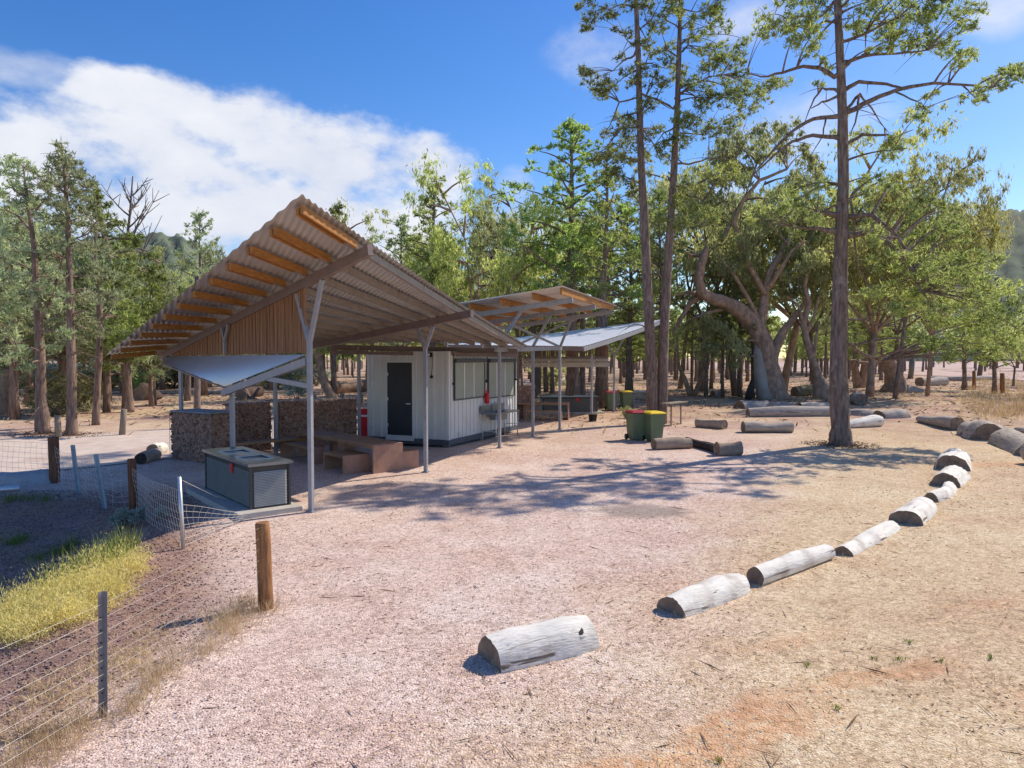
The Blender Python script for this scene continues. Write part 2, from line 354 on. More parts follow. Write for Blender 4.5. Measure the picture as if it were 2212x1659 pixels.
# ------------------------------------------------------------------ foliage
def leaf_mesh(name, pts, dirs, ln, wd, mats, mi=None, org=(0,0,0), fold=0.0):
    n = len(pts); d = dirs/np.maximum(np.linalg.norm(dirs, axis=1, keepdims=True), 1e-6)
    a = rng.normal(size=(n,3)); s = np.cross(d, a); s /= np.maximum(np.linalg.norm(s, axis=1, keepdims=True), 1e-6)
    ln = np.broadcast_to(ln, (n,)).reshape(n,1); wd = np.broadcast_to(wd, (n,)).reshape(n,1)
    v = np.empty((n,4,3)); p = pts-np.array(org)
    v[:,0] = p-d*ln*.5; v[:,1] = p+s*wd*.5-d*ln*.05; v[:,2] = p+d*ln*.5; v[:,3] = p-s*wd*.5-d*ln*.05
    me = bpy.data.meshes.new(name); me.vertices.add(n*4); me.vertices.foreach_set('co', v.reshape(-1))
    me.loops.add(n*4); me.loops.foreach_set('vertex_index', np.arange(n*4, dtype=np.int32))
    me.polygons.add(n); me.polygons.foreach_set('loop_start', np.arange(0, n*4, 4, dtype=np.int32))
    try: me.polygons.foreach_set('loop_total', np.full(n, 4, dtype=np.int32))
    except Exception: pass
    for m in (mats if isinstance(mats, (list, tuple)) else [mats]): me.materials.append(m)
    me.update(calc_edges=True); me.validate()
    return me
def clump_points(c, r, n, style='pine', tufts=8):
    c = np.array(c, float); r = np.array(r, float)*np.ones(3)
    if style == 'pine': r = r*np.array([1,1,.72])
    u = rng.normal(size=(tufts,3)); u /= np.linalg.norm(u, axis=1, keepdims=True)
    tc = c+u*r*(rng.random((tufts,1))**.5)*.82
    k = rng.integers(0, tufts, n)
    off = rng.normal(size=(n,3)); off /= np.linalg.norm(off, axis=1, keepdims=True)
    ofr = np.abs(rng.normal(size=(n,1)))*.62
    pts = tc[k]+off*ofr*r*.36
    if style == 'pine': dirs = off*.9+rng.normal(size=(n,3))*.5+np.array([0,0,.45])
    elif style == 'gum': dirs = off*.25+rng.normal(size=(n,3))*.45+np.array([0,0,-.9])
    else: dirs = off+rng.normal(size=(n,3))*.6
    return pts, dirs
def bez(a, b, sag, n=5):
    a, b = V(a), V(b); m = (a+b)/2+V((0,0,sag)); out = []
    for i in range(n):
        t = i/(n-1); out.append(a*(1-t)**2+m*2*t*(1-t)+b*t*t)
    return out
def pine_template(name, h, rad, rt, seed, leaf, bk, base=.32, nb=34, per=135, ln=.24, wd=.05, conic=.8, dead=6):
    random.seed(seed)
    tr = MB(); tp = []; wx = random.uniform(-.02,.02); wy = random.uniform(-.02,.02); ph = random.uniform(0,6)
    for i in range(9):
        z = h*.98*i/8; tp.append(V((wx*z+.06*math.sin(i*.9+ph)*i/4, wy*z+.06*math.cos(i*1.1+ph)*i/4, z)))
    rr = [rt*(1.25 if i == 0 else 1)*(1-.9*i/8)+.012 for i in range(9)]
    tr.tube(tp, rr, 9, wob=.08)
    def at(z):
        f = max(0, min(7.999, z/(h*.98)*8)); i = int(f); return tp[i].lerp(tp[i+1], f-i)
    P = []; Dd = []
    for k in range(nb):
        f = (k+random.random()*.8)/nb; z = h*(base+(1-base)*f**.9)*.985
        prof = (1-f)**conic*(.55+.45*min(1, f/.25)) + .10
        Lb = rad*prof*random.uniform(.65,1.15); az = k*2.4+random.uniform(-.5,.5)
        a = at(z); rise = random.uniform(.05,.45)*Lb+(.25*Lb*f)
        b = a+V((math.cos(az)*Lb, math.sin(az)*Lb, rise))
        bp = bez(a, b, random.uniform(-.1,.2)*Lb, 5)
        r0 = max(.014, rr[0]*.26*(1-f*.7)); tr.tube(bp, [r0*(1-.8*i/4)+.006 for i in range(5)], 5, caps=False)
        for t, s in ((.45,.26),(.72,.34),(1.0,.32)):
            if t < .5 and (f < .3 or random.random() < .4): continue
            c = bp[int(t*4)] if t < 1 else bp[4]
            c = c+V((random.uniform(-.2,.2),random.uniform(-.2,.2),random.uniform(0,.25)))
            r = max(.3, Lb*s*random.uniform(.8,1.25))
            n = int(per*min(2.2, (r/.55)**1.5)); p, d = clump_points(c, r, n, 'pine', 7); P.append(p); Dd.append(d)
    for k in range(dead):
        z = h*random.uniform(.12, base+.05); az = random.uniform(0,6.28); Lb = rad*random.uniform(.2,.45); a = at(z)
        tr.tube(bez(a, a+V((math.cos(az)*Lb, math.sin(az)*Lb, random.uniform(-.3,.2)*Lb)), .1*Lb, 4), [.022,.016,.01,.005], 4, caps=False)
    P.append(np.array([[*(tp[-1]+V((0,0,.1)))]])+rng.normal(size=(60,3))*.18); Dd.append(rng.normal(size=(60,3))+np.array([0,0,.8]))
    P = np.concatenate(P); Dd = np.concatenate(Dd)
    n = len(P); crown = leaf_mesh(name+'_crown', P, Dd, ln*rng.uniform(.6,1.3,n), wd*rng.uniform(.6,1.3,n), leaf)
    tm = bpy.data.meshes.new(name+'_trunk'); tm.from_pydata([tuple(p) for p in tr.v], [], tr.f); tm.materials.append(bk)
    tm.polygons.foreach_set('use_smooth', tr.smooth); tm.update()
    return tm, crown, h
def gum_template(name, h, rad, rt, seed, leaf, bk, per=135, ln=.22, wd=.046, fork=.3, limbs=4):
    random.seed(seed); tr = MB(); P = []; Dd = []
    zf = h*fork; lean = V((random.uniform(-.15,.15), random.uniform(-.15,.15), 1))
    tp = [lean*(zf*i/4) for i in range(5)]; tr.tube(tp, [rt*(1.25-.35*min(1,i/1.5)) if i < 2 else rt*.85 for i in range(5)], 10, wob=.07)
    top = tp[-1]
    for k in range(limbs):
        az = k*6.283/limbs+random.uniform(-.5,.5); Lr = rad*random.uniform(.5,.95); zt = h*random.uniform(.68,.97)
        e = V((top.x+math.cos(az)*Lr, top.y+math.sin(az)*Lr, zt)); m1 = top.lerp(e, .33)+V((random.uniform(-.3,.3),random.uniform(-.3,.3),-.05*h)); m2 = top.lerp(e,.66)+V((random.uniform(-.4,.4),random.uniform(-.4,.4),.02*h))
        tr.tube([top-V((0,0,.15)), m1, m2, e], [rt*.55, rt*.38, rt*.22, .03], 7, wob=.05, caps=False)
        for q in range(9):
            t = random.uniform(.25,1); b0 = (m1.lerp(m2, (t-.25)/.4) if t < .65 else m2.lerp(e, (t-.65)/.35))
            az2 = az+random.uniform(-1.6,1.6); l2 = rad*random.uniform(.18,.45)
            e2 = b0+V((math.cos(az2)*l2, math.sin(az2)*l2, random.uniform(-.1,.7)*l2))
            tr.tube(bez(b0, e2, .15*l2, 4), [.06,.04,.025,.01], 4, caps=False)
            for s in range(2):
                c = e2+V((random.uniform(-.5,.5),random.uniform(-.5,.5),random.uniform(-.4,.35)))*(.5*rad/2.5)
                r = rad*random.uniform(.14,.26); n = int(per*(r/.6)**1.4); p, d = clump_points(c, r, n, 'gum', 7); P.append(p); Dd.append(d)
    P = np.concatenate(P); Dd = np.concatenate(Dd); n = len(P)
    crown = leaf_mesh(name+'_crown', P, Dd, ln*rng.uniform(.6,1.3,n), wd*rng.uniform(.6,1.3,n), leaf)
    tm = bpy.data.meshes.new(name+'_trunk'); tm.from_pydata([tuple(p) for p in tr.v], [], tr.f); tm.materials.append(bk)
    tm.polygons.foreach_set('use_smooth', tr.smooth); tm.update()
    return tm, crown, h
def place_tree(tpl, name, loc, h, label, group=None, wide=1.0, rz=None):
    tm, cm, h0 = tpl; s = h/h0
    r = bpy.data.objects.new(name, None); COL.objects.link(r); r.location = loc; r.rotation_euler.z = random.uniform(0,6.28) if rz is None else rz
    r.scale = (s*wide, s*wide, s); tag(r, label, 'tree', group)
    for nm, me in (('trunk', tm), ('crown', cm)):
        o = bpy.data.objects.new(nm, me); COL.objects.link(o); o.parent = r
    return r
def hero_tree(name, label, base, D, trunks, branches, clumps, leaf, bk, per=420, ln=.2, wd=.05, style='pine', depth=1.3, twig=.02, seed=1, cat='tree', extra_dead=0, group=None, rs=1.0, dup=0):
    """trunks/branches: lists of (x,y,radius m[,depth offset]); clumps (x,y,r px)"""
    random.seed(seed); root = thing(name, base, label, cat, group); tr = MB(); nodes = []
    def conv(path):
        return [AT(q[0], q[1], D+(q[3] if len(q) > 3 else 0)) for q in path]
    for path in trunks:
        pts = conv(path); pts[0].z = min(pts[0].z, gh(pts[0].x, pts[0].y)-.05)
        P2 = []; R2 = []
        for i in range(len(pts)-1):
            for k in range(3):
                f = k/3; P2.append(pts[i].lerp(pts[i+1], f)); R2.append(path[i][2]*(1-f)+path[i+1][2]*f)
        P2.append(pts[-1]); R2.append(path[-1][2])
        tr.tube(P2, R2, 14, wob=.085); nodes += [(p, r) for p, r in zip(P2, R2)]
    for path in branches:
        pts = conv(path); P2 = []; R2 = []
        dz = random.uniform(-1,1)*depth*.6
        for i in range(len(pts)-1):
            for k in range(3):
                f = k/3; P2.append(pts[i].lerp(pts[i+1], f)+V((random.uniform(-1,1),random.uniform(-1,1),random.uniform(-1,1)))*.02); R2.append(path[i][2]*(1-f)+path[i+1][2]*f)
        P2.append(pts[-1]); R2.append(path[-1][2]); n = len(P2)
        cpos = V((0,0,H))
        P2 = [cpos+(p-cpos)*((p.y+dz*(i/(n-1)))/p.y) for i, p in enumerate(P2)]
        st = min(nodes, key=lambda nr: (nr[0]-P2[0]).length-nr[1])
        if (st[0]-P2[0]).length < 1.2 and path[0][2] < st[1]*1.1: P2.insert(0, st[0]); R2.insert(0, R2[0]*1.15)
        tr.tube(P2, R2, 7, caps=False, wob=.05); nodes += [(p, r) for p, r in zip(P2[1:], R2[1:])]
    P = []; Dd = []
    full = list(clumps)
    for q in clumps:
        for _ in range(dup):
            an = random.uniform(0,6.28); full.append((q[0]+math.cos(an)*q[2]*1.05, q[1]+math.sin(an)*q[2]*.7, q[2]*random.uniform(.6,.85))+tuple(q[3:]))
    for q in full:
        dd = random.uniform(-1,1)*depth; c = AT(q[0], q[1], D+dd); r = q[2]*rs*(D+dd)/F
        best = min(nodes, key=lambda nr: (nr[0]-c).length+(.6 if nr[0].z > c.z+.3 else 0))
        if (best[0]-c).length > .25:
            L = (best[0]-c).length
            tw = bez(best[0], c, random.uniform(.05,.22)*L, 6)
            r0 = min(best[1]*.7, twig+.012*L); tr.tube(tw, [r0*(1-.8*i/5)+.004 for i in range(6)], 5, caps=False)
        for k in range(3):
            e = c+V((random.uniform(-1,1),random.uniform(-1,1),random.uniform(-.6,.8)))*r*.8
            tr.tube([c, (c+e)/2+V((0,0,.05)), e], [.012,.008,.004], 4, caps=False)
        n = int(per*(r/.6)**1.55*(q[3] if len(q) > 3 else 1)); p, d = clump_points(c, r*1.08, max(30, n), style, 13); P.append(p); Dd.append(d)
    for k in range(extra_dead):
        nd = random.choice(nodes); L = random.uniform(.3,1.1); az = random.uniform(0,6.28)
        e = nd[0]+V((math.cos(az)*L, math.sin(az)*L, random.uniform(-.7,.2)*L))
        tr.tube(bez(nd[0], e, .1*L, 5), [.014,.011,.008,.006,.003], 4, caps=False)
    tr.build('trunk', bk, root)
    if P:
        P = np.concatenate(P); Dd = np.concatenate(Dd); n = len(P)
        me = leaf_mesh(name+'_crown', P, Dd, ln*rng.uniform(.6,1.4,n), wd*rng.uniform(.6,1.4,n), leaf, org=tuple(base))
        o = bpy.data.objects.new('crown', me); COL.objects.link(o); o.parent = root
    return root
# ------------------------------------------------------------------ main picnic shelter
def island_mat(name, lo, hi, rough=.9):
    m = mat(name, hi, rough, 0, .1, 6); nt = m.node_tree; N = nt.nodes; L = nt.links
    g = N.new('ShaderNodeNewGeometry'); cr = N.new('ShaderNodeValToRGB')
    cr.color_ramp.elements[0].color = (*lo,1); cr.color_ramp.elements[1].color = (*hi,1); L.new(g.outputs['Random Per Island'], cr.inputs[0])
    L.new(cr.outputs[0], N['Principled BSDF'].inputs['Base Color']); return m
rockm = island_mat('gabion_stone', (.20,.115,.085), (.48,.315,.245))
pebm = island_mat('pebble', (.33,.22,.18), (.90,.71,.61))
P1, P2, P3 = G(672.5,1107,0), G(920,1021,0), G(1079,968,0)
P4, P5, P6, P7 = G(1151,945,0), G(1209,928,0), G(1278,907,0), G(1326,889,0)
th = R(43); pv = V((-math.sin(th), math.cos(th), 0))
b1h, t1h = onplan(800,540,P1,pv); b1l, t1l = onplan(350,770,P1,pv)
b2h, t2h = onplan(1020,677,P2,pv); b2l, t2l = onplan(690,745,P2,pv)
s1 = (b1l.z-b1h.z)/(t1l-t1h); s2 = (b2l.z-b2h.z)/(t2l-t2h)
uv = P2-P1
def plan(s, t): return V((P1.x+uv.x*s+pv.x*t, P1.y+uv.y*s+pv.y*t, 0))
def st_of(x, y):
    x -= P1.x; y -= P1.y; det = uv.x*pv.y-uv.y*pv.x
    return (x*pv.y-y*pv.x)/det, (uv.x*y-uv.y*x)/det
def zs(s, t): return (b1h.z+s1*(t-t1h))*(1-s)+(b2h.z+s2*(t-t2h))*s
def SP(s, t, off=0): p = plan(s, t); p.z = zs(s, t)+off; return p
S3 = st_of(P3.x, P3.y)[0]
def hit(x, y, off):
    r = ray(x, y); pvz = None
    for i in range(1200):
        D = 5+i*.02; s_, t_ = st_of(r.x*D, D); q = H+r.z*D-zs(s_, t_)-off
        if pvz is not None and pvz*q < 0: return V((s_, t_))
        pvz = q
OFS = .245
Ac, Bc = hit(650,418,OFS), hit(229,766,OFS); Cc = hit(1140,747,OFS) or V((2.42,-.68)); Dc = V(st_of(-5.6, 22.0))
print('ROOF', Ac, Bc, Cc, Dc)
dAB = (Bc-Ac); inn = .03
def pk(f, w_):
    f2 = .018+f*.967; n_ = Ac.lerp(Bc, f2); m_ = Cc.lerp(Dc, f2); q = n_.lerp(m_, w_); return q
def PP(f, w_, off): q = pk(f, w_); return SP(q.x, q.y, off)
shel = thing('picnic_shelter', P1, 'large open shelter with twisted corrugated roof rising to a sharp corner nearest the camera', 'shelter')
def corrug(poly, zf, cdir, pitch, amp, mb, n_along=14, per=6, xf=None):
    """corrugated sheet over a plan polygon (list of (x,y)); ridges run along cdir"""
    c = V((cdir[0], cdir[1])).normalized(); q = V((-c.y, c.x)); pts = [V((x, y)) for x, y in poly]
    qs = [p.dot(q) for p in pts]; lo, hi = min(qs), max(qs); k = int((hi-lo)/pitch*per); rows = []
    for i in range(k+1):
        qq = lo+(hi-lo)*(i+.001)/(k+.002); hits = []
        for a, b in zip(pts, pts[1:]+pts[:1]):
            qa, qb = a.dot(q), b.dot(q)
            if (qa-qq)*(qb-qq) <= 0 and abs(qa-qb) > 1e-9:
                f = (qq-qa)/(qb-qa); hits.append((a+(b-a)*f).dot(c))
        if len(hits) < 2: continue
        c0, c1 = min(hits), max(hits); row = []
        for j in range(n_along+1):
            cc = c0+(c1-c0)*j/n_along; x = q.x*qq+c.x*cc; y = q.y*qq+c.y*cc
            row.append((x, y, zf(x, y)+amp*math.sin(2*math.pi*qq/pitch)))
        rows.append(row)
    m = n_along+1; vs = [p for r in rows for p in r]
    fs = [(i*m+j, i*m+j+1, (i+1)*m+j+1, (i+1)*m+j) for i in range(len(rows)-1) for j in range(n_along)]
    mb.add(vs, fs, 0, True)
crn = [plan(*Ac), plan(*Bc), plan(*Dc), plan(*Cc)]
mb = MB(); corrug([(p.x, p.y) for p in crn], lambda x, y: zs(*st_of(x, y))+OFS, (-math.sin(R(27)), math.cos(R(27))), .105, .015, mb)
mb.build('roof_sheet', sheetm, shel, 'corrugated metal roof sheet')
tl2 = Bc.y+(Dc.y-Bc.y)*(1-Bc.x)/(Dc.x-Bc.x)
for s, t0, t1 in ((0, t1h, t1l+.05), (1, t2h, tl2-.15)):
    mb = MB(); mb.beam(SP(s, t0), SP(s, t1), .09, .16); mb.build('rafter', brownsteel, shel)
mb = MB(); mb.beam(PP(.03, .99, .03), PP(.99, .99, .03), .09, .16); mb.build('rafter', brownsteel, shel)
mb = MB(); mb.beam(PP(.02, .972, -.12), PP(.98, .972, -.12), .08, .11); mb.build('eave_beam', brownsteel, shel)
for k in range(13):
    f = k/12; q0, q1 = pk(f, 0), pk(f, 1); wz = -q0.x/(q1.x-q0.x)      # w where the purlin crosses the first rafter
    mb = MB(); ww = [wz*.80, .35, .55, .77, .985]
    for i in range(4): mb.beam(PP(f, ww[i]-.002, .145), PP(f, ww[i+1]+.002, .145), .07, .115)
    pu = mb.build('purlin', purlinm, shel)
    mb = MB(); d = (PP(f, 0, 0)-PP(f, wz, 0)).normalized(); side = d.cross(V((0,0,1))).normalized()
    for o, sa, sb in ((-.055, .05, .93), (.055, .09, .80)):
        a, b = PP(f, wz*sa, .145)+side*o, PP(f, wz*sb, .145)+side*o
        dd = (a-b).normalized(); w = side*.022; zt = V((0,0,.055))
        poly = [b-zt, b+zt, a+zt, a-zt]
        mb.prism([p-w for p in poly], w*2)
    mb.build('timber_outrigger', timber, pu)
def post(parent, base, ztop, w=.1, arms=(), mt=None, name='post'):
    mb = MB(); base = V(base); base.z = gh(base.x, base.y)-.05
    d = .5*w; ua = V((uv.x, uv.y, 0)).normalized()*d; va = V((-uv.y, uv.x, 0)).normalized()*d
    mb.obox((base.x, base.y, (base.z+ztop)/2), ua, va, (0,0,(ztop-base.z)/2))
    mb.obox((base.x, base.y, gh(base.x, base.y)+.012), ua*1.9, va*1.9, (0,0,.012))
    o = mb.build(name, mt or steel, parent)
    for e in arms:
        m2 = MB(); m2.beam((base.x, base.y, ztop-.06), e, w*.88, w*.88, up=va); m2.build('strut', mt or steel, o)
    return o
zv = AT(671,735,P1.y).z
post(shel, P1, zv, .075, [onplan(641,636,P1,pv)[0], onplan(696,604,P1,pv)[0]])
post(shel, P2, AT(919,749,P2.y).z, .08, [onplan(903,712,P2,pv)[0], onplan(936,705,P2,pv)[0]])
ZB = AT(1100,757,P3.y).z
post(shel, P3, ZB, .08)
L6 = AT(501,840,14.6); p6 = V((L6.x, L6.y, 0)); post(shel, p6, L6.z-.02, .075)
for px, D in ((390,18.85),(594,19.3),(775,21.9)):
    q = AT(px, 800, D); s_, t_ = st_of(q.x, q.y); post(shel, (q.x, q.y, 0), min(3.2, zs(s_, t_)), .08)
mb = MB(); zt = []
n = 140; ta, tb = .12, t1l-.35
for i in range(n):
    t = ta+(tb-ta)*i/n; t2 = t+(tb-ta)/n*.86; q = plan(0,t); q2 = plan(0,t2); off = V((-pv.y, pv.x, 0))*-(.004*(i % 3))
    zb = 2.77-.06*(t/tb); zt0 = zs(0,t)-.08; zt1 = zs(0,t2)-.08
    if zt0-zb < .04: continue
    w = V((pv.y, -pv.x, 0))*-.02
    mb.prism([V((q.x,q.y,zb))+off, V((q2.x,q2.y,zb))+off, V((q2.x,q2.y,zt1))+off, V((q.x,q.y,zt0))+off], w)
mb.build('slat_cladding', slatm, shel, 'gable of upright timber slats')
Fp = AT(664,766,P1.y+.03); Gp = AT(486,835,14.45); Ep = AT(351,784,16.6); Kp = plan(0, t1l-.1); Kp.z = 2.71
mb = MB(); rows = []; NU, NV = 150, 10
for i in range(NU+1):
    u = i/NU; a = Fp.lerp(Kp, u); b = Gp.lerp(Ep, u); rows.append([a.lerp(b, j/NV)+V((0,0,.005*(1 if (i % 6) in (0,) else 0))) for j in range(NV+1)])
vs = [p for r_ in rows for p in r_]; m = NV+1
mb.add(vs, [(i*m+j, i*m+j+1, (i+1)*m+j+1, (i+1)*m+j) for i in range(NU) for j in range(NV)], 0, False)
aw = mb.build('awning', sheetblue, shel, 'low sloping awning sheet below the timber gable')
mb = MB(); dn = V((0,0,-.11)); mb.beam(Fp+dn+(Fp-Gp)*-.005, Gp+dn+(Gp-Fp)*.03, .08, .13); mb.build('awning_beam', steel, aw)
mb = MB(); mb.beam((Fp+dn).lerp(Gp+dn, .44)+V((0,0,-.05)), AT(668,834,P1.y), .06, .085); mb.build('brace', steel, aw)
mb = MB(); mb.beam(Gp+V((0,0,-.03)), Ep+V((0,0,-.03)), .03, .03); mb.build('edge_trim', brownsteel, aw)
f0, f1, f2, f3 = [onplan(x, y, P1+V((-pv.y*-.0,0,0)), pv)[0]+V((pv.y, -pv.x, 0)).normalized()*-.0 for x, y in ((493.5,764),(493.5,737),(486.5,708),(501.5,700))]
offn = V((-pv.y, -abs(pv.x), 0)); offn = V((-math.cos(th), -math.sin(th), 0))*.08
mb = MB(); mb.beam(f0+offn, f1+offn, .05, .05); mb.beam(f1+offn, f2+offn, .04, .05); mb.beam(f1+offn, f3+offn, .04, .05); mb.build('forked_bracket', steel, shel)
mb = MB(); a = SP(-.02, t1l*.76, .05); b = PP(.78, .05, .05); mb.tube([a, b], [.008,.008], 5); mb.build('tie_rod', brownsteel, shel)
# ------------------------------------------------------------------ gabion walls
def rock(mb, c, s):
    t = 1.618; base = [(-1,t,0),(1,t,0),(-1,-t,0),(1,-t,0),(0,-1,t),(0,1,t),(0,-1,-t),(0,1,-t),(t,0,-1),(t,0,1),(-t,0,-1),(-t,0,1)]
    fc = [(0,11,5),(0,5,1),(0,1,7),(0,7,10),(0,10,11),(1,5,9),(5,11,4),(11,10,2),(10,7,6),(7,1,8),(3,9,4),(3,4,2),(3,2,6),(3,6,8),(3,8,9),(4,9,5),(2,4,11),(6,2,10),(8,6,7),(9,8,1)]
    ro = Matrix.Rotation(random.uniform(0,6.28), 3, V((random.random()-.5, random.random()-.5, random.random()-.5+.01)).normalized())
    sx, sy, sz = s*random.uniform(.42,.75), s*random.uniform(.38,.6), s*random.uniform(.35,.55)
    mb.add([c+ro@V((x*sx*random.uniform(.8,1.15), y*sy*random.uniform(.8,1.15), z*sz*random.uniform(.8,1.15)))*.62 for x, y, z in base], fc)
def gabion(label, A, d, L, w, Wd, h, sides='fetr', cells=1.0, group=None, sp=.075):
    """A corner on the ground, d along, w across (unit), L, Wd, h"""
    root = thing('gabion_wall', (A.x, A.y, 0), label, 'stone wall', group)
    z0 = gh(A.x, A.y)-.06; mb = MB(); up = V((0,0,1))
    c = A+d*(L/2)+w*(Wd/2); c.z = (z0+h)/2
    mb.obox(c, d*(L/2-.045), w*(Wd/2-.045), up*((h-z0)/2-.03))
    core = mb
    for fc in sides:
        if fc in 'fb': o, a, n1, n2 = (A if fc == 'f' else A+w*Wd), d, L, h
        elif fc in 'er': o, a, n1, n2 = (A if fc == 'e' else A+d*L), w, Wd, h
        else: o, a, n1, n2 = A+up*h, d, L, Wd
        b = up if fc != 't' else w
        u = sp*.5
        while u < n1-.02:
            q = sp*.5+random.uniform(-.02,.02)
            while q < n2-.02:
                pos = o+a*(u+random.uniform(-.025,.025))+b*(q+random.uniform(-.025,.025)); 
                if fc != 't': pos.z += 0 
                inw = {'f': w, 'b': -w, 'e': d, 'r': -d, 't': -up}[fc]
                rock(core, pos+inw*.05, sp*random.uniform(.75,1.1)); q += sp*random.uniform(.8,1.05)
            u += sp*random.uniform(.85,1.05)
    core.build('stone_fill', rockm, root)
    mb = MB(); k = max(1, round(L/cells))
    for i in range(k+1):
        for ww in (0, Wd): 
            q = A+d*(L*i/k)+w*ww; mb.tube([V((q.x,q.y,z0)), V((q.x,q.y,h))], [.006,.006], 4, caps=False)
        a = A+d*(L*i/k); mb.tube([a+up*h, a+w*Wd+up*h], [.006]*2, 4, caps=False)
    for ww in (0, Wd):
        for z in (h/2, h): mb.tube([A+w*ww+up*z, A+d*L+w*ww+up*z], [.006]*2, 4, caps=False)
    mb.build('wire_cage', cage, root)
    return root
K1 = G(367.5,993,0); K2p = AT(456,1019,17.9); K2 = V((K2p.x, K2p.y, 0)); d1 = (K2-K1).normalized(); w1 = V((-d1.y, d1.x, 0)); L1 = (K2-K1).length
g1 = gabion('brown stone gabion wall with flat top closest to the dirt road under the low awning', K1, d1, L1, w1, .8, 1.26, 'ftr')
mb = MB(); c = K1+d1*(L1/2)+w1*.4; c.z = 1.285; mb.obox(c, d1*(L1/2-.01), w1*.39, (0,0,.018)); mb.build('capping', mat('shaded_cap', (.25,.26,.30), .7), g1)  # blue-grey of the capping is shade put into the colour
A2 = AT(500,900,19.9); A2.z = 0; B2 = AT(597,900,20.9); B2.z = 0; C2 = AT(775,900,22.4); C2.z = 0
d2 = (B2-A2).normalized(); gabion('middle brown stone gabion wall behind the long bench, left of the post gap', A2, d2, (B2-A2).length-.13, V((-d2.y,d2.x,0)), .5, 1.40, 'ftr')
d3 = (C2-B2).normalized(); gabion('brown stone gabion wall behind the long bench ending beside the white cabin', B2+d3*.12, d3, (C2-B2).length-.12, V((-d3.y,d3.x,0)), .5, 1.40, 'fte')
# ------------------------------------------------------------------ barbecue cabinets
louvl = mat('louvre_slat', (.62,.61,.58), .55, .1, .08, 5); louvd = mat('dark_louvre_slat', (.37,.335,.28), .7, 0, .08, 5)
def bbq(label, loc, rz, L=2.4, W=1.05, h=.74, slab=True):
    t = thing('barbecue', (0,0,0), label, 'barbecue', 'barbecue cabinets')
    mb = MB(); mb.box(-L/2,L/2,-W/2,W/2,.0,h-.04); mb.build('cabinet', louv, t)
    for sx in (-1,1):
        mb = MB()
        for i in range(22):
            z = .03+(h-.16)*i/22; mb.prism([V((sx*(L/2+.001),-W/2+.05,z)), V((sx*(L/2+.034),-W/2+.05,z+.004)), V((sx*(L/2+.004),-W/2+.05,z+.021))], (0,W-.1,0))
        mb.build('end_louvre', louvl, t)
    mb = MB()
    for sy in (-1,1):
        for i in range(28):
            z = .03+(h-.15)*i/28; mb.prism([V((-L/2+.04,sy*(W/2+.001),z)), V((-L/2+.04,sy*(W/2+.020),z+.003)), V((-L/2+.04,sy*(W/2+.003),z+.012))], (L-.08,0,0))
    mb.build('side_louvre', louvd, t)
    for sx in (-1,1):
        for sy in (-1,1):
            mb = MB(); mb.box(sx*(L/2+.006)-.02, sx*(L/2+.006)+.02, sy*(W/2+.006)-.02, sy*(W/2+.006)+.02, 0, h-.04); mb.build('corner_post', darkgrey, t)
    ct = MB(); ov = .065; T = h+.015
    plates = [(-.62,-.14),(.14,.62)]; X0, X1, Y0, Y1 = -L/2-ov, L/2+ov, -W/2-ov, W/2+ov
    xsx = [X0, -.80, -.22, .22, .80, X1]; py = .24
    for i in range(5):
        if i in (1,3):
            ct.box(xsx[i], xsx[i+1], Y0, -py, h-.03, T); ct.box(xsx[i], xsx[i+1], py, Y1, h-.03, T); 
        else: ct.box(xsx[i], xsx[i+1], Y0, Y1, h-.03, T)
    c = ct.build('benchtop', stain, t)
    for xa, xb in ((-.80,-.22),(.22,.80)):
        mb = MB(); mb.box(xa, xb, -py, py, h-.035, h-.005); mb.build('hotplate', mat('hotplate_steel', (.34,.34,.35), .35, .8), c)
        mb = MB(); r = .018
        for y in (-py, py): mb.box(xa-r, xb+r, y-r, y+r, T-.004, T+.012)
        for x in (xa, xb): mb.box(x-r, x+r, -py+r, py-r, T-.003, T+.011)
        mb.build('plate_rim', galv, c)
    mb = MB(); mb.box(-.09+.35,.05+.35,-W/2-.034,-W/2-.022,h-.24,h-.08); mb.box(-.06+.35,.02+.35,-W/2-.037,-W/2-.0345,h-.19,h-.15); mb.build('warning_sign', redm, t)
    if slab:
        mb = MB(); mb.box(-L/2-.35,L/2+.3,-W/2-.3,W/2+.12,-.16,-.004); mb.build('slab', concrete, t)
    t.location = loc; t.rotation_euler.z = rz; return t
qF, qL, qR = G(542.7,1100,.1), G(447,1055,.1), G(621.6,1088,.1)
ax = (qF-qL); ang = math.atan2(ax.y, ax.x); Lb = ax.length
nrm = V((-math.sin(ang), math.cos(ang), 0)); Wb = (qR-qF).dot(nrm)
print('BBQ', Lb, Wb, (qR-qF).length, math.degrees(ang))
cen = (qL+qF)/2+nrm*(Wb/2)
bq = bbq('grey louvred barbecue cabinet with shiny steel top on a concrete slab beside the front post', (cen.x, cen.y, .1), ang, Lb, Wb, .76)
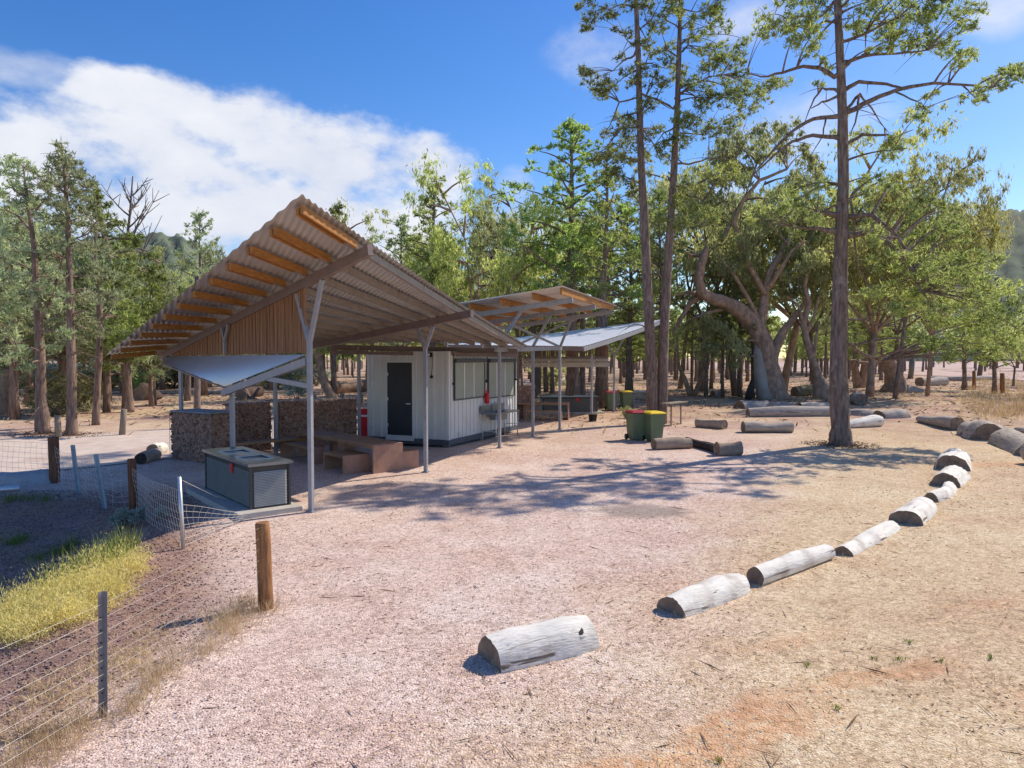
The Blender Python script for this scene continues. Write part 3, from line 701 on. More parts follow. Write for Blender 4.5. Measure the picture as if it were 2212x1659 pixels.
# ------------------------------------------------------------------ tables and benches
def uslab(mb, c, d, w, L, W, h, th=.05, mi=0):
    """waterfall of plate: end panels + top along d, width along w, base centre c"""
def table(label, group='rusty steel picnic tables'):
    t = thing('picnic_table', (0,0,0), label, 'table', group); return t
def table_parts(t, L, W, h):
    mb = MB(); mb.box(0.004,L-.004,-W/2+.01,W/2-.01,h-.075,h-.012); mb.build('tabletop', ttop, t)
    for x in (0, L-.05):
        mb = MB(); mb.box(x,x+.05,-W/2,W/2,-.05,h); mb.build('end_panel', corten, t)
    mb = MB(); mb.box(L*.46,L*.46+.3,-W*.2,W*.2,-.05,h-.08); mb.build('middle_leg', corten, t)
    mb = MB(); mb.box(0,.36,-W/2,W/2,h-.01,h+.012); mb.box(.36,L-.36,-W/2,-W/2+.03,h-.01,h+.011); mb.box(.36,L-.36,W/2-.03,W/2,h-.01,h+.011); mb.build('top_plate', corten, t)
def bench(label, loc, rz, L, W=.36, h=.40, group='rusty steel benches'):
    t = thing('bench', (0,0,0), label, 'bench', group)
    mb = MB(); mb.box(.004,L-.004,-W/2+.006,W/2-.006,h-.06,h); mb.build('seat', ttop, t)
    for x in (0, L-.045):
        mb = MB(); mb.box(x,x+.045,-W/2,W/2,-.05,h+.004); mb.build('end_panel', corten, t)
    t.location = loc; t.rotation_euler.z = rz; return t
tl, tr_ = G(806.8,1023.5,0), G(870.5,1015.8,0)
bdir = (tr_-tl); Wt = bdir.length; bdir.normalize(); tdir = V((-bdir.y, bdir.x, 0)); angt = math.atan2(tdir.y, tdir.x)
hT = AT(806.8,963,tl.y).z; print('TABLE', Wt, hT, math.degrees(angt))
tb_ = table('long rusty steel and timber picnic table under the big twisted roof'); table_parts(tb_, 4.1, Wt, hT)
tb_.location = (tl+tr_)/2; tb_.rotation_euler.z = angt
def at_px(l, r): a, b = G(*l, 0), G(*r, 0); return (a+b)/2, (b-a).length
c, w = at_px((756,1026.5),(785.5,1016.5)); bench('short rusty bench nearest the barbecue with its end panel in half shade', c, angt, 1.0, w, .42)
c, w = at_px((682.5,1003),(701,1004)); bench('second rusty bench behind the short one on the barbecue side of the long table', V((c.x, c.y, 0))+tdir*.1, angt, 1.9, .36, .42)
c, w = at_px((873.5,1014.5),(900,1009)); bench('rusty bench with sunlit end panel on the cabin side of the long table', c, angt, 3.6, w, .42)
a = AT(500,974,18.3); b = AT(723,958,20.4); a.z = b.z = 0; dd = b-a
bench('long dark bench running along the foot of the stone walls', a, math.atan2(dd.y, dd.x), dd.length, .4, .50)
# ------------------------------------------------------------------ cabin made from a container
zc0 = .24; nc = G(968.3,950.5,zc0); rc = G(1112.6,918.2,zc0); lc = G(793.5,942.6,zc0)
ue = (rc-nc); Lc = ue.length; ue.normalize(); ve = V((-ue.y, ue.x, 0)); Wc = (lc-nc).dot(ve); hC = AT(968,761,nc.y).z
print('CABIN', Lc, Wc, (lc-nc).dot(ue), hC)
cab = thing('cabin', (nc.x, nc.y, 0), 'white ribbed container cabin with dark door and two shuttered windows', 'cabin')
zt = 2.86
def ribbed(o, d, nrm, L, z0, z1, mb, rib=.30, w=.07, dep=.028, step=.03):
    prof = [(0,0)]; x = .12
    while x < L-.12: prof += [(x,0),(x+step*.4,dep),(x+step*.4+w,dep),(x+step*.8+w,0)]; x += rib
    prof.append((L,0))
    vs = []
    for x, dpt in prof:
        p = o+d*x+nrm*dpt; vs += [V((p.x,p.y,z0)), V((p.x,p.y,z1))]
    mb.add(vs, [(2*i,2*i+2,2*i+3,2*i+1) for i in range(len(prof)-1)])
base = V((nc.x, nc.y, 0)); mb = MB(); n0 = -ve
ribbed(base, ue, -ve, Lc, zc0, zt, mb, .26, .05); ribbed(base, ve, -ue, Wc, zc0, zt, mb, .31, .10)
ribbed(base+ve*Wc, ue, ve, Lc, zc0, zt, mb); ribbed(base+ue*Lc, ve, ue, Wc, zc0, zt, mb)
c = base+ue*(Lc/2)+ve*(Wc/2); mb.obox((c.x,c.y,zt-.03), ue*(Lc/2-.001), ve*(Wc/2-.001), (0,0,.03))
mb.build('body', white, cab)
for a in (base, base+ue*Lc, base+ve*Wc, base+ue*Lc+ve*Wc):
    mb = MB(); mb.obox((a.x, a.y, (zc0+zt)/2), ue*.045, ve*.045, (0,0,(zt-zc0)/2+.004)); mb.build('corner_post', white, cab)
mb = MB(); mb.obox((c.x,c.y,.155), ue*(Lc/2+.035), ve*(Wc/2+.035), (0,0,.084)); mb.build('base_frame', skirtm, cab)
for fx in (.06,.5,.94):
    for fy in (.08,.92):
        mb = MB(); q = base+ue*(Lc*fx)+ve*(Wc*fy); mb.obox((q.x,q.y,.02), ue*.1, ve*.1, (0,0,.05)); mb.build('footing', concrete, cab)
def onface(x, y, o, d, nn, off):
    p, t = onplan(x, y, o+nn*off, d); return t, p.z
nS = -ue; nL = -ve
ta, za = onface(837.5,783,base,ve,nS,0); tb, zb = onface(892,941,base,ve,nS,0)
def facebox(mb, o, d, nn, t0, t1, z0, z1, dep0, dep1):
    a = o+d*((t0+t1)/2)+nn*((dep0+dep1)/2); mb.obox((a.x,a.y,(z0+z1)/2), d*(abs(t1-t0)/2), nn*((dep1-dep0)/2), (0,0,(z1-z0)/2))
d0, d1_ = min(ta,tb), max(ta,tb)
mb = MB(); facebox(mb, base, ve, nS, d0, d1_, zb, za, -.02, .036); dr = mb.build('door', doorm, cab)
mb = MB(); facebox(mb, base, ve, nS, d0+.06, d0+.19, zb+.95, zb+.975, .06, .08); facebox(mb, base, ve, nS, d0+.06, d0+.085, zb+.94, zb+.985, .036, .08); mb.build('handle', galv, dr)
mb = MB()
for zz in (.25,1.05,1.8): facebox(mb, base, ve, nS, d1_-.035, d1_-.012, zb+zz, zb+zz+.1, .036, .045)
mb.build('hinge', galv, dr)
mb = MB(); facebox(mb, base, ve, nS, d0-.06, d0, zb-.05, za+.06, -.02, .040); facebox(mb, base, ve, nS, d1_, d1_+.06, zb-.05, za+.06, -.02, .040); facebox(mb, base, ve, nS, d0, d1_, za, za+.06, -.02, .040); facebox(mb, base, ve, nS, d0-.06, d1_+.06, zb-.16, zb-.02, .0, .05); mb.build('door_frame', white, cab)
for x0, x1, y0, y1 in ((982,1046,777,860),(1055,1110,777,852)):
    t0, z1 = onface(x0, y0, base, ue, nL, .03); t1, _ = onface(x1, y0, base, ue, nL, .03); _, z0 = onface(x0, y1+3, base, ue, nL, .03)
    if x0 > 1000: _, z0 = onface(1046+9, 859, base, ue, nL, .03)
    mb = MB(); facebox(mb, base, ue, nL, t0, t1, z0, z1, .0, .034); wd_ = mb.build('window_shutter', shutter, cab)
    mb = MB()
    for f in (.3,.62): tt = t0+(t1-t0)*f; facebox(mb, base, ue, nL, tt-.03, tt+.03, z0, z1-.1, .034, .047)
    mb.build('shutter_rib', white, wd_)
    mb = MB(); fr = .035
    facebox(mb, base, ue, nL, t0-fr, t0, z0-fr, z1, .0, .06); facebox(mb, base, ue, nL, t1, t1+fr, z0-fr, z1, .0, .06); facebox(mb, base, ue, nL, t0, t1, z0-fr, z0, .0, .06); facebox(mb, base, ue, nL, t0-fr, t1+fr, z1-.09, z1+fr, .03, .12); mb.build('window_frame', darkgrey, wd_)
    mb = MB()
    for tt in (t0-.12, t1+.12):
        facebox(mb, base, ue, nL, tt-.03, tt+.03, z1+.12, z1+.2, .03, .1); facebox(mb, base, ue, nL, tt-.008, tt+.008, z1-.7, z1+.16, .05, .066); facebox(mb, base, ue, nL, tt-.025, tt+.025, z1-.75, z1-.68, .03, .09)
    mb.build('shutter_stay', black, wd_)
t0, z1 = onface(1020,755,base,ue,nL,.05)
mb = MB(); facebox(mb, base, ue, nL, .14, Lc-.05, zt-.10, zt-.02, .03, .14); mb.build('gutter', brownsteel, cab)
q = base+ve*.62+nS*.1; mb = MB(); facebox(mb, base, ve, nS, .50, .74, zt-.17, zt-.04, .03, .15); fl = mb.build('floodlight', black, cab)
mb = MB(); facebox(mb, base, ve, nS, .53, .71, zt-.145, zt-.065, .15, .156); mb.build('lens', whitesign, fl)
mb = MB(); p0 = base+ve*.50+nS*.06; mb.tube([V((p0.x,p0.y,zt-.06)), V((p0.x+.01,p0.y,zt-.4)), V((p0.x-.02,p0.y,zt-.72))], [.008]*3, 5); mb.lathe((p0.x-.02,p0.y,zt-.80), [(.02,0),(.045,.01),(.045,.07),(.02,.09)], 8); mb.build('hanging_cable', black, cab)
# fire extinguisher on the long wall, red hose cabinet behind the end wall
t0, z0 = onface(1051,872,base,ue,nL,.09); q = base+ue*t0+nL*.11; fe = thing('fire_extinguisher', (q.x,q.y,z0), 'small red fire extinguisher hung between the two cabin windows', 'extinguisher')
mb = MB(); mb.lathe((q.x,q.y,z0), [(.05,0),(.075,.02),(.075,.30),(.03,.36),(.03,.38)], 12); mb.build('cylinder', redm, fe)
mb = MB(); mb.lathe((q.x,q.y,z0+.38), [(.025,0),(.03,.05),(.012,.08)], 8); mb.tube([(q.x,q.y,z0+.43),(q.x-.09,q.y-.03,z0+.38),(q.x-.1,q.y-.03,z0+.15)], [.012]*3, 6); mb.beam((q.x,q.y,z0+.36), (q.x,q.y,z0+.62), .03, .012); mb.build('valve_and_hose', redm, fe)
q = AT(786,895,23.6); q.z = 0
fh = thing('hose_cabinet', q, 'narrow red hose cabinet with white band behind the left edge of the cabin', 'cabinet')
mb = MB(); mb.box(q.x-.14,q.x+.3,q.y-.15,q.y+.15,.0,1.0); mb.build('box', redm, fh); mb = MB(); mb.box(q.x-.143,q.x+.303,q.y-.153,q.y+.153,.74,.80); mb.build('band', whitesign, fh)
# sink bench
sk = thing('sink_bench', (0,0,0), 'stainless steel outdoor sink bench on thin legs against the cabin wall', 'sink')
l1 = G(1036,952,0); l2 = G(1105,940.5,0); Ls = (l2-l1).dot(ue); print('SINK', Ls)
W_s = .58; hs = AT(1036,892,l1.y).z
mb = MB(); mb.box(0,Ls,0,.1,hs-.05,hs); mb.box(0,Ls,W_s-.1,W_s,hs-.05,hs); mb.box(0,.5,.1,W_s-.1,hs-.05,hs); mb.box(1.05,Ls,.1,W_s-.1,hs-.05,hs); mb.box(0,Ls,W_s-.03,W_s,hs,hs+.22); mb.build('benchtop', stain, sk)
mb = MB(); mb.box(.5,1.05,.1,W_s-.1,hs-.26,hs-.24); mb.box(.5,.515,.1,W_s-.1,hs-.24,hs-.051); mb.box(1.035,1.05,.1,W_s-.1,hs-.24,hs-.051); mb.box(.515,1.035,.1,.115,hs-.24,hs-.051); mb.box(.515,1.035,W_s-.115,W_s-.1,hs-.24,hs-.051); mb.tube([(.78,.3,hs-.26),(.78,.3,.35),(.78,.45,.22),(.78,W_s,.2)], [.025]*4, 8); mb.build('basin', stain, sk)
for x in (.04, Ls-.04):
    for y in (.05, W_s-.06):
        mb = MB(); mb.tube([(x,y,-.03),(x,y,hs-.04)], [.02,.02], 8); mb.build('leg', galv, sk)
mb = MB(); mb.tube([(.04,.05,.3),(.04,W_s-.06,.3)], [.014]*2, 6); mb.tube([(Ls-.04,.05,.42),(Ls-.04,W_s-.06,.42)], [.014]*2, 6); mb.build('rail', galv, sk)
mb = MB(); mb.tube([(.78,W_s-.05,hs),(.78,W_s-.05,hs+.25),(.78,W_s-.2,hs+.3),(.78,W_s-.24,hs+.24)], [.012]*4, 6); mb.build('tap', galv, sk)
gap = (l1-base).dot(-ve); l1 = l1-ve*max(0, W_s+.07-gap)
sk.location = (l1.x, l1.y, 0); sk.rotation_euler.z = math.atan2(ue.y, ue.x)
# ------------------------------------------------------------------ second shelter (flat raked roof on leaning struts)
sh2 = thing('raked_shelter', P4, 'second open shelter with orange battens under its tilted roof on leaning struts', 'shelter')
un = V((uv.x, uv.y, 0)).normalized(); vn = V((-un.y, un.x, 0))
T1 = AT(1129.5,664.5,P3.y)
def z2f(s, k): return T1.z-.125*k+.0*s
def R2(s, k, off=0): p = V((T1.x, T1.y, 0))+un*s+vn*k; p.z = z2f(s, k)+off; return p
sP4 = (P4-P3).dot(un); sP5 = (P5-P3).dot(un)
q4 = AT(1191.6,680.6,P4.y); q5 = AT(1245.6,688.6,P5.y)
poly = [R2(-1.3,-1.55), R2(6.6,-1.55), R2(6.3,3.0), R2(-1.2,3.0)]
mb = MB(); corrug([(p.x,p.y) for p in poly], lambda x, y: z2f(0, (V((x,y,0))-V((T1.x,T1.y,0))).dot(vn))+.27, (vn.x, vn.y), .115, .015, mb, 6); mb.build('roof_sheet', sheetm, sh2)
for s in (0, sP4, sP5):
    mb = MB(); mb.beam(R2(s,-1.5), R2(s,2.9), .09, .15); mb.build('rafter', steel, sh2)
for k in (-1.45,-.6,.35,1.3,2.2,2.9):
    mb = MB(); mb.beam(R2(-.95 if k > -1.4 else -1.1, k, .165), R2(6.3, k, .165), .06, .17); mb.build('purlin', timber, sh2)
zB4 = AT(1151,752,P4.y).z; zB5 = AT(1209,752,P5.y).z
post(sh2, P4, zB4, .085); post(sh2, P5, zB5, .085)
mb = MB(); e0 = V((P3.x,P3.y,ZB+.02)); e1 = V((P5.x,P5.y,zB5)); mb.beam(e0-un*.3, e1+un*.15, .10, .14); mb.build('head_beam', steel, sh2)
for b_, s in ((P3, 0), (P4, sP4), (P5, sP5)):
    o = T1+un*s; e = V((o.x, o.y, z2f(s,0)-.02)); b0 = V((b_.x,b_.y,zB5+.02)); mb = MB(); mb.beam(b0, e, .08, .08, up=un); mb.build('strut', steel, sh2)
mb = MB(); mb.beam(V((P5.x,P5.y,zB5+.05)), R2(sP4+.3,1.6,-.1), .07, .07); mb.build('brace', steel, sh2)
mb = MB(); mb.beam(R2(sP5,-.2,-.05), R2(sP5,2.2,-.75), .07, .07); mb.build('lower_brace', steel, sh2)
for k in (2.6,):
    for s in (sP4, sP5+.6):
        q = R2(s, k+1.2); post(sh2, (q.x,q.y,0), z2f(s,2.9), .09, mt=brownsteel)
# ------------------------------------------------------------------ third shelter with the blue curved roof
sh3 = thing('curved_shelter', P7, 'third shelter with pale blue roof sweeping up to its far corner', 'shelter')
Bq = AT(1260,748,28.6); Cq = AT(1431,690,37.6); 
Aq = AT(1139,741,29.6)-vn*0; Aq = Bq+(Aq-Bq).normalized()*6.2; Aq.z = Bq.z+.12
Dq = AT(1127,728,40.4); Dq = Cq+(Dq-Cq)*1.12
mb = MB(); NU, NV = 240, 8; rows = []
for i in range(NU+1):
    u = i/NU; a = Bq.lerp(Cq, u); b = Aq.lerp(Dq, u); rows.append([a.lerp(b, j/NV)+V((0,0,.014*math.sin(i*math.pi/3)-.25*u*(1-u)*(1-j/NV))) for j in range(NV+1)])
vs = [p for r_ in rows for p in r_]; m = NV+1
mb.add(vs, [(i*m+j, i*m+j+1, (i+1)*m+j+1, (i+1)*m+j) for i in range(NU) for j in range(NV)], 0, True)
mb.build('roof_sheet', mat('zinc_sheet', (.84,.86,.90), .4, .15, .05, .8), sh3)
mb = MB(); mb.beam(Aq+V((0,0,-.10)), Bq+V((0,0,-.10)), .1, .17); mb.build('gutter', brownsteel, sh3)
mb = MB(); mm = [Bq.lerp(Cq, u)+V((0,0,-.12-.25*u*(1-u))) for u in (0,.25,.5,.75,.99)]
for a, b in zip(mm, mm[1:]): mb.beam(a, b, .08, .16)
mb.build('edge_beam', steel, sh3)
post(sh3, P6, AT(1278,765,P6.y).z, .085)
zf = AT(1326,766,P7.y).z; post(sh3, P7, zf, .085, [AT(1309,738,P7.y), AT(1353,720,P7.y)])
# slats hanging below
mb = MB(); a0 = AT(1130,772,36.0); a1 = AT(1313,772,37.0)
for i in range(40):
    f = i/39; p = a0.lerp(a1, f); zlo = 2.66; zhi = 3.35+.1*f+random.uniform(-.01,.01)
    mb.box(p.x-.024,p.x+.024,p.y-.012,p.y+.012,zlo,zhi)
mb.build('slat_screen', mat('dark_slat', (.20,.115,.065), .8, 0, .4, 3), sh3)
mb = MB(); mb.beam(V((a0.x,a0.y-.06,2.64)), V((a1.x,a1.y-.06,2.64)), .08, .12); mb.build('screen_beam', brownsteel, sh3)
cream = mat('cream_sheet', (.93,.84,.68), .5, .15, .08, 2)
for (z0, y0, z1, y1) in ((2.60,-.1,2.46,-.9), (2.44,-.8,2.20,-1.7)):
    mb = MB(); vs = []; n = 330
    for i in range(n+1):
        p = a0.lerp(a1, i/n); w_ = .014*math.sin(i*math.pi/3); vs += [(p.x,p.y+y0,z0+w_), (p.x-.12,p.y+y1,z1+w_)]
    mb.add(vs, [(2*i,2*i+2,2*i+3,2*i+1) for i in range(n)], 0, True); mb.build('lower_awning', cream, sh3)
mb = MB(); mb.beam(V((a0.x,a0.y-.85,2.40)), V((a1.x,a1.y-.85,2.40)), .07, .09); mb.build('awning_rail', brownsteel, sh3)
for px, D in ((1118,33.5),(1324,36.8)):
    q = AT(px,800,D); 
    if px < 1200: post(sh3, (q.x,q.y,0), 3.2, .11, mt=brownsteel)
# furniture of the third shelter
qa, qb = G(1171,893,0), G(1289,892,0); L2 = (qb-qa).length
copy_thing(bq, ((qa.x+qb.x)/2, (qa.y+qb.y)/2+.5, .05), math.atan2((qb-qa).y, (qb-qa).x), 'grey barbecue cabinet under the third shelter with a red sticker, behind the far table', 'barbecue cabinets', (L2/Lb,1,.98))
ct_ = G(1229,906,0); angt2 = math.pi-.12
tb2 = table('far rusty picnic table in the third shelter, end panel toward the bucket'); table_parts(tb2, 3.6, .8, .72); tb2.location = ct_; tb2.rotation_euler.z = angt2
bench('bench on the near side of the far rusty table', (ct_.x-.35, ct_.y-.75, 0), angt2, 1.5, .34, .44); bench('bench at the left of the far rusty table beside the cabin end', (ct_.x-2.15, ct_.y-.8, 0), angt2, 1.6, .34, .44)
q = AT(1132,860,31.0); gabion('short stone gabion pillar beyond the right end of the cabin', V((q.x-.9,q.y,0)), V((.95,.3,0)).normalized(), 1.5, V((-.3,.95,0)).normalized(), .6, 1.45, 'ft')
# bucket at post foot
mb = MB(); q = G(1279,909,0); mb.lathe((q.x,q.y-.25,gh(q.x,q.y)), [(.15,0),(.15,.01),(.19,.30),(.20,.31),(.18,.30)], 14); mb.solo('bucket', black, (q.x,q.y-.25,gh(q.x,q.y)), 'black bucket at the foot of a thin shelter post', 'bucket')
# ------------------------------------------------------------------ wheelie bins
def bin_(label, loc, rz, lid):
    t = thing('wheelie_bin', (0,0,0), label, 'bin', 'wheelie bins')
    def ring(wx, wy, z, o=0): return [(-wx,-wy+o,z),(wx,-wy+o,z),(wx,wy+o,z),(-wx,wy+o,z)]
    mb = MB(); prof = [(.21,.24,.03,.02),(.215,.25,.10,.02),(.26,.31,.88,0),(.285,.335,.885,0),(.285,.335,.95,0),(.27,.32,.95,0)]
    vs = []
    for wx, wy, z, o in prof: vs += ring(wx, wy, z, o)
    fs = [(4*i+j, 4*i+(j+1)%4, 4*i+4+(j+1)%4, 4*i+4+j) for i in range(len(prof)-1) for j in range(4)]+[(3,2,1,0)]
    mb.add(vs, fs); mb.build('body', bingreen, t, bevel=.02)
    mb = MB(); vs = ring(.30,.35,.952,0)+ring(.30,.35,.985,0)+ring(.22,.25,1.03,.02); fs = [(0,1,5,4),(1,2,6,5),(2,3,7,6),(3,0,4,7),(4,5,9,8),(5,6,10,9),(6,7,11,10),(7,4,8,11),(8,9,10,11),(3,2,1,0)]
    mb.add(vs, fs); l = mb.build('lid', lid, t, bevel=.012)
    mb = MB(); mb.tube([(-.2,.38,.96),(.2,.38,.96)], [.016]*2, 8); mb.box(-.21,-.18,.32,.39,.93,.965); mb.box(.18,.21,.32,.39,.93,.965); mb.build('handle', bingreen, t)
    for sx in (-1,1):
        mb = MB(); mb.tube([(sx*.22,.27,.1),(sx*.275,.27,.1)], [.1,.1], 16, smooth=False); mb.build('wheel', black, t)
    t.location = loc; t.rotation_euler.z = rz; t.scale = (.95,.95,.93); return t
q = G(1378,953,0); B1 = bin_('green wheelie bin with dark red lid, left of the front pair by the twin pines', (q.x, q.y+.34, 0), .25, lidred)
q = G(1416,955.5,0); B2_ = bin_('green wheelie bin with yellow lid, right of the front pair by the twin pines', (q.x, q.y+.34, 0), .3, lidyel)
q = G(1322,887,0); b3_ = bin_('distant bin with dark red lid behind the post of the third shelter', (q.x, q.y+.3, 0), .1, lidred)
q = G(1354,885,0); b4_ = bin_('distant bin with yellow lid left of the twin pine trunks', (q.x, q.y+.3, 0), .15, lidyel)
# thin plank stand near the bins
q = G(1456,922,0); ts = thing('plank_stand', q, 'thin plank table on two slim legs just right of the twin pine trunks', 'stand')
e = V((.6,.8,0)).normalized(); c = q+V((.12,.5,.90)); mb = MB(); mb.obox(c, e*.85, V((e.y,-e.x,0))*.20, (0,0,.02)); mb.build('plank', greywood, ts)
for f in (-.3,.62):
    mb = MB(); p = c+e*f; mb.tube([V((p.x,p.y,-.05)), V((p.x,p.y,.89))], [.03,.03], 7); mb.build('leg', greywood, ts)
# ------------------------------------------------------------------ logs
def log(name, label, a, b, r, mats, group=None, half=False, sink=.12, hs=1.0, r2=None, bend=0, knot=False, lump=.06, n=22, rough=.032):
    """a,b ground points under the two end centres"""
    a, b = V(a), V(b); r2 = r2 or r; d = b-a; d.z = 0; L = d.length; d.normalize(); s = V((-d.y, d.x, 0)); mb = MB(); K = max(8, int(L/.14)); vs = []
    ph = [random.uniform(0,6.28) for _ in range(6)]
    th0, th1 = (-.12, math.pi+.12) if half else (0, 2*math.pi)
    m = n+1 if half else n
    for i in range(K+1):
        f = i/K; rr = r*(1-f)+r2*f; rr *= 1+lump*math.sin(f*5+ph[0])+lump*.5*math.sin(f*11+ph[1])
        c = a.lerp(b, f)+s*(bend*math.sin(math.pi*f)); gz = gh(c.x, c.y)
        for j in range(m):
            an = th0+(th1-th0)*j/n
            q = rr*(1+.035*math.sin(3*an+ph[2]+f*2)+.025*math.sin(5*an+ph[3]+f*4)+random.uniform(-rough, rough))
            zz = math.sin(an)*q*hs
            if half: zc = gz-.04
            else: zc = gz+rr*hs*(1-sink)
            jag = 0
            vs.append(c+s*(math.cos(an)*q)+d*jag+V((0,0,zc-c.z+zz)))
    fs = []
    for i in range(K):
        for j in range(m if not half else m-1):
            fs.append((i*m+j, i*m+(j+1)%m, (i+1)*m+(j+1)%m, (i+1)*m+j))
    o0 = a; o0.z = gh(a.x, a.y)
    # local frame: x along the log
    base = len(mb.v); mb.add(vs, fs, 0, True)
    for i in (0, K):
        ring = vs[i*m:(i+1)*m]; cc = sum((V(p) for p in ring), V((0,0,0)))/m if not half else (V(ring[0])+V(ring[-1]))/2
        # dished end
        ri = [V(p)*.55+cc*.45+d*((.012 if i == 0 else -.012)) for p in ring]
        vv = [V(p) for p in ring]+ri+[cc]
        f2 = [(j, (j+1) % m, m+(j+1) % m, m+j) for j in range(m if not half else m-1)]+[(m+j, m+(j+1) % m, 2*m) for j in range(m if not half else m-1)]
        mb.add(vv, f2, 1, False)
    ang = math.atan2(d.y, d.x); rot = Matrix.Rotation(-ang, 3, 'Z')
    mb.v = [tuple(rot@(V(p)-o0)) for p in mb.v]
    kn = None
    o = mb.build(name, mats); o.location = o0; o.rotation_euler.z = ang; tag(o, label, 'log', group)
    if knot:
        k = MB(); f = .82; lc = V((L*f, -r*.60, r*.70)); dn = V((0,-.62,.78))
        k.tube([lc-dn*.02, lc+dn*.02], [.085,.066], 12, wob=.12); k.tube([lc+dn*.018, lc+dn*.026], [.05,.044], 10, mi=1)
        kk = k.build('knot_hole', [mats[0], logchar], o)
    return o
PL = [logpale, logend]; GL = [loggrey, logend]
def feet(l, rr_): a, b = G(*l), G(*rr_); return (a+b)/2, (b-a).length/2
def endlog(l, rr_, r2foot, **k):
    c, r = feet(l, rr_); off = G(*r2foot)-G(*(k.get('ref') or rr_)); d = off.normalized(); w_ = G(*rr_)-G(*l); return c, c+off, (w_-d*w_.dot(d)).length/2
row = 'half logs edging the gravel in a curved row'
c, e, r = endlog((1032,1410),(1083,1457),(1296,1404)); log('half_log', 'nearest bleached half log, with a knot hole at its right end', c, e, r, PL, row, True, knot=True, hs=1.15)
c, e, r = endlog((1418,1312),(1480,1337),(1622,1281)); log('half_log', 'second nearest bleached half log, thick, on the tan ground', c, e, r, PL, row, True, hs=1.15)
c, e, r = endlog((1611,1258),(1651,1265),(1806,1208)); log('bleached_log', 'long slim bleached log third along the curved row', c, e, r*1.15, PL, row, False, sink=.3)
c, e, r = endlog((1792,1196),(1847,1201),(1949,1142)); log('half_log', 'low bleached log with a split grey end, fourth along the row', c, e, r*1.12, PL, row, True, hs=1.0)
c, e, r = endlog((1917,1126),(1996,1136),(2029,1105)); log('half_log', 'wide rounded bleached half log, fifth along the row', c, e, r*1.0, PL, row, True, hs=1.0, lump=.02)
c, e, r = endlog((1994,1077),(2025,1089),(2066,1060)); log('bleached_log', 'small crooked pale log with a dark gnarled end between two wide half logs', c, e, r*.95, PL, row, True, hs=1.3, bend=-.08)
q = G(2062,1080); k = MB()
c, e, r = endlog((2004,1049),(2079,1052),(2097,1032)); log('half_log', 'wide pale half log with a big dark end face behind the crooked one', c, e, r, PL, row, True, hs=1.05, lump=.015)
c, e, r = endlog((2017,1013),(2098,1017),(2100,997)); log('half_log', 'wide pale half log farthest up the curved row', c, e, r, PL, row, True, hs=1.05, r2=r*.92, lump=.015)
c, e, r = endlog((2111,957),(2166,946),(2079,943), ref=(2111,957)); log('half_log', 'grey half log with a broad dark end facing the camera on the right', c, e, r*1.02, GL, row, True, hs=.95)
a = G(2174,958); b = G(2236,985); log('half_log', 'grey-topped half log cut by the right edge of the picture', a, b, .48, GL, row, True, hs=1.0)
a = G(2230,1000); b = G(2290,1012); log('grey_log', 'log stub lowest at the right picture edge', a, b, .3, GL, row, False)
a = G(1986,912); b = G(2068,930); log('grey_log', 'thin dark weathered log with ragged tip ending at the broad half log', a, b, .15, GL, row, False, r2=.27)
a = G(2196,935); b = G(2260,945); log('grey_log', 'thin brown pole lying flat at the right picture edge', a, b, .12, GL)
a = G(1898,903); b = G(1952,901); log('half_log', 'grey half log right of the tall pine trunk, dark end to the right', a, b, .42, GL, row, True, hs=.95)
a = G(1838,896); b = G(1894,900); log('half_log', 'dark half log just behind and right of the tall pine trunk', a, b, .34, GL, row, True, hs=.9)
a = G(1597,882); b = G(1655,880); log('half_log', 'grey half log left of the big leaning gum', a, b, .5, GL, row, True, hs=.8)
a = G(1676,882); b = G(1722,884); log('half_log', 'grey half log in front of the big leaning gum', a, b, .42, GL, row, True, hs=.9)
a = G(1728,884); b = G(1790,884); log('half_log', 'grey half log between the leaning gum and the tall pine', a, b, .42, GL, row, True, hs=.9)
a = G(1615,901); b = G(1832,899); log('fallen_log', 'very long slim fallen trunk lying across left of the tall pine', a, b, .25, GL, None, False, sink=.3)
a = G(1605,934); b = G(1709,934); log('grey_log', 'thick dark sawn log with grey top, left of the tall pine', a, b, .25, GL, None, False, hs=.8, lump=.08, rough=.04)
a = G(1506,922); b = G(1566,927); log('grey_log', 'short rounded tan log beyond the green bins', a, b, .17, [mat('tan_log', (.42,.32,.24), .9, 0, .3, 3, bump=.4), logend], None, False)
a = G(1818,926); b = G(1898,921); log('bleached_log', 'bright white limb with a knobbed end lying right of the tall pine', a, b, .12, PL, None, False, r2=.24, lump=.12)
a = G(1412,971); b = G(1490,968); log('grey_log', 'pale brown log joined to the burnt log before the bins', a, b, .17, [mat('brown_log', (.33,.25,.19), .9, 0, .3, 3, bump=.4), logend])
a = G(1484,962); b = G(1560,982); log('burnt_log', 'black burnt log lying at a slant in front of the bins', a, b, .13, [logchar, logchar], None, False, bend=.1)
a = G(1548,984); b = G(1598,983); log('grey_log', 'blunt grey log at the right end of the burnt log', a, b, .19, [mat('brown_log2', (.30,.22,.17), .9, 0, .3, 3, bump=.4), logend])
a = G(1962,848); b = G(2006,849); log('half_log', 'pointed grey log wedge beside the hollow leaning stump', a, b, .75, GL, None, True, hs=.85, r2=.25)
a = G(1986,834); b = G(2040,832); log('grey_log', 'sawn grey log behind the log wedge', a, b, .42, GL)
a = G(2008,823); b = G(2100,823); log('fallen_log', 'long thin fallen trunk beside the far track', a, b, .28, GL)
a = G(2100,822); b = G(2150,820); log('fallen_log', 'short thin fallen log at the right end of the far track', a, b, .25, GL)
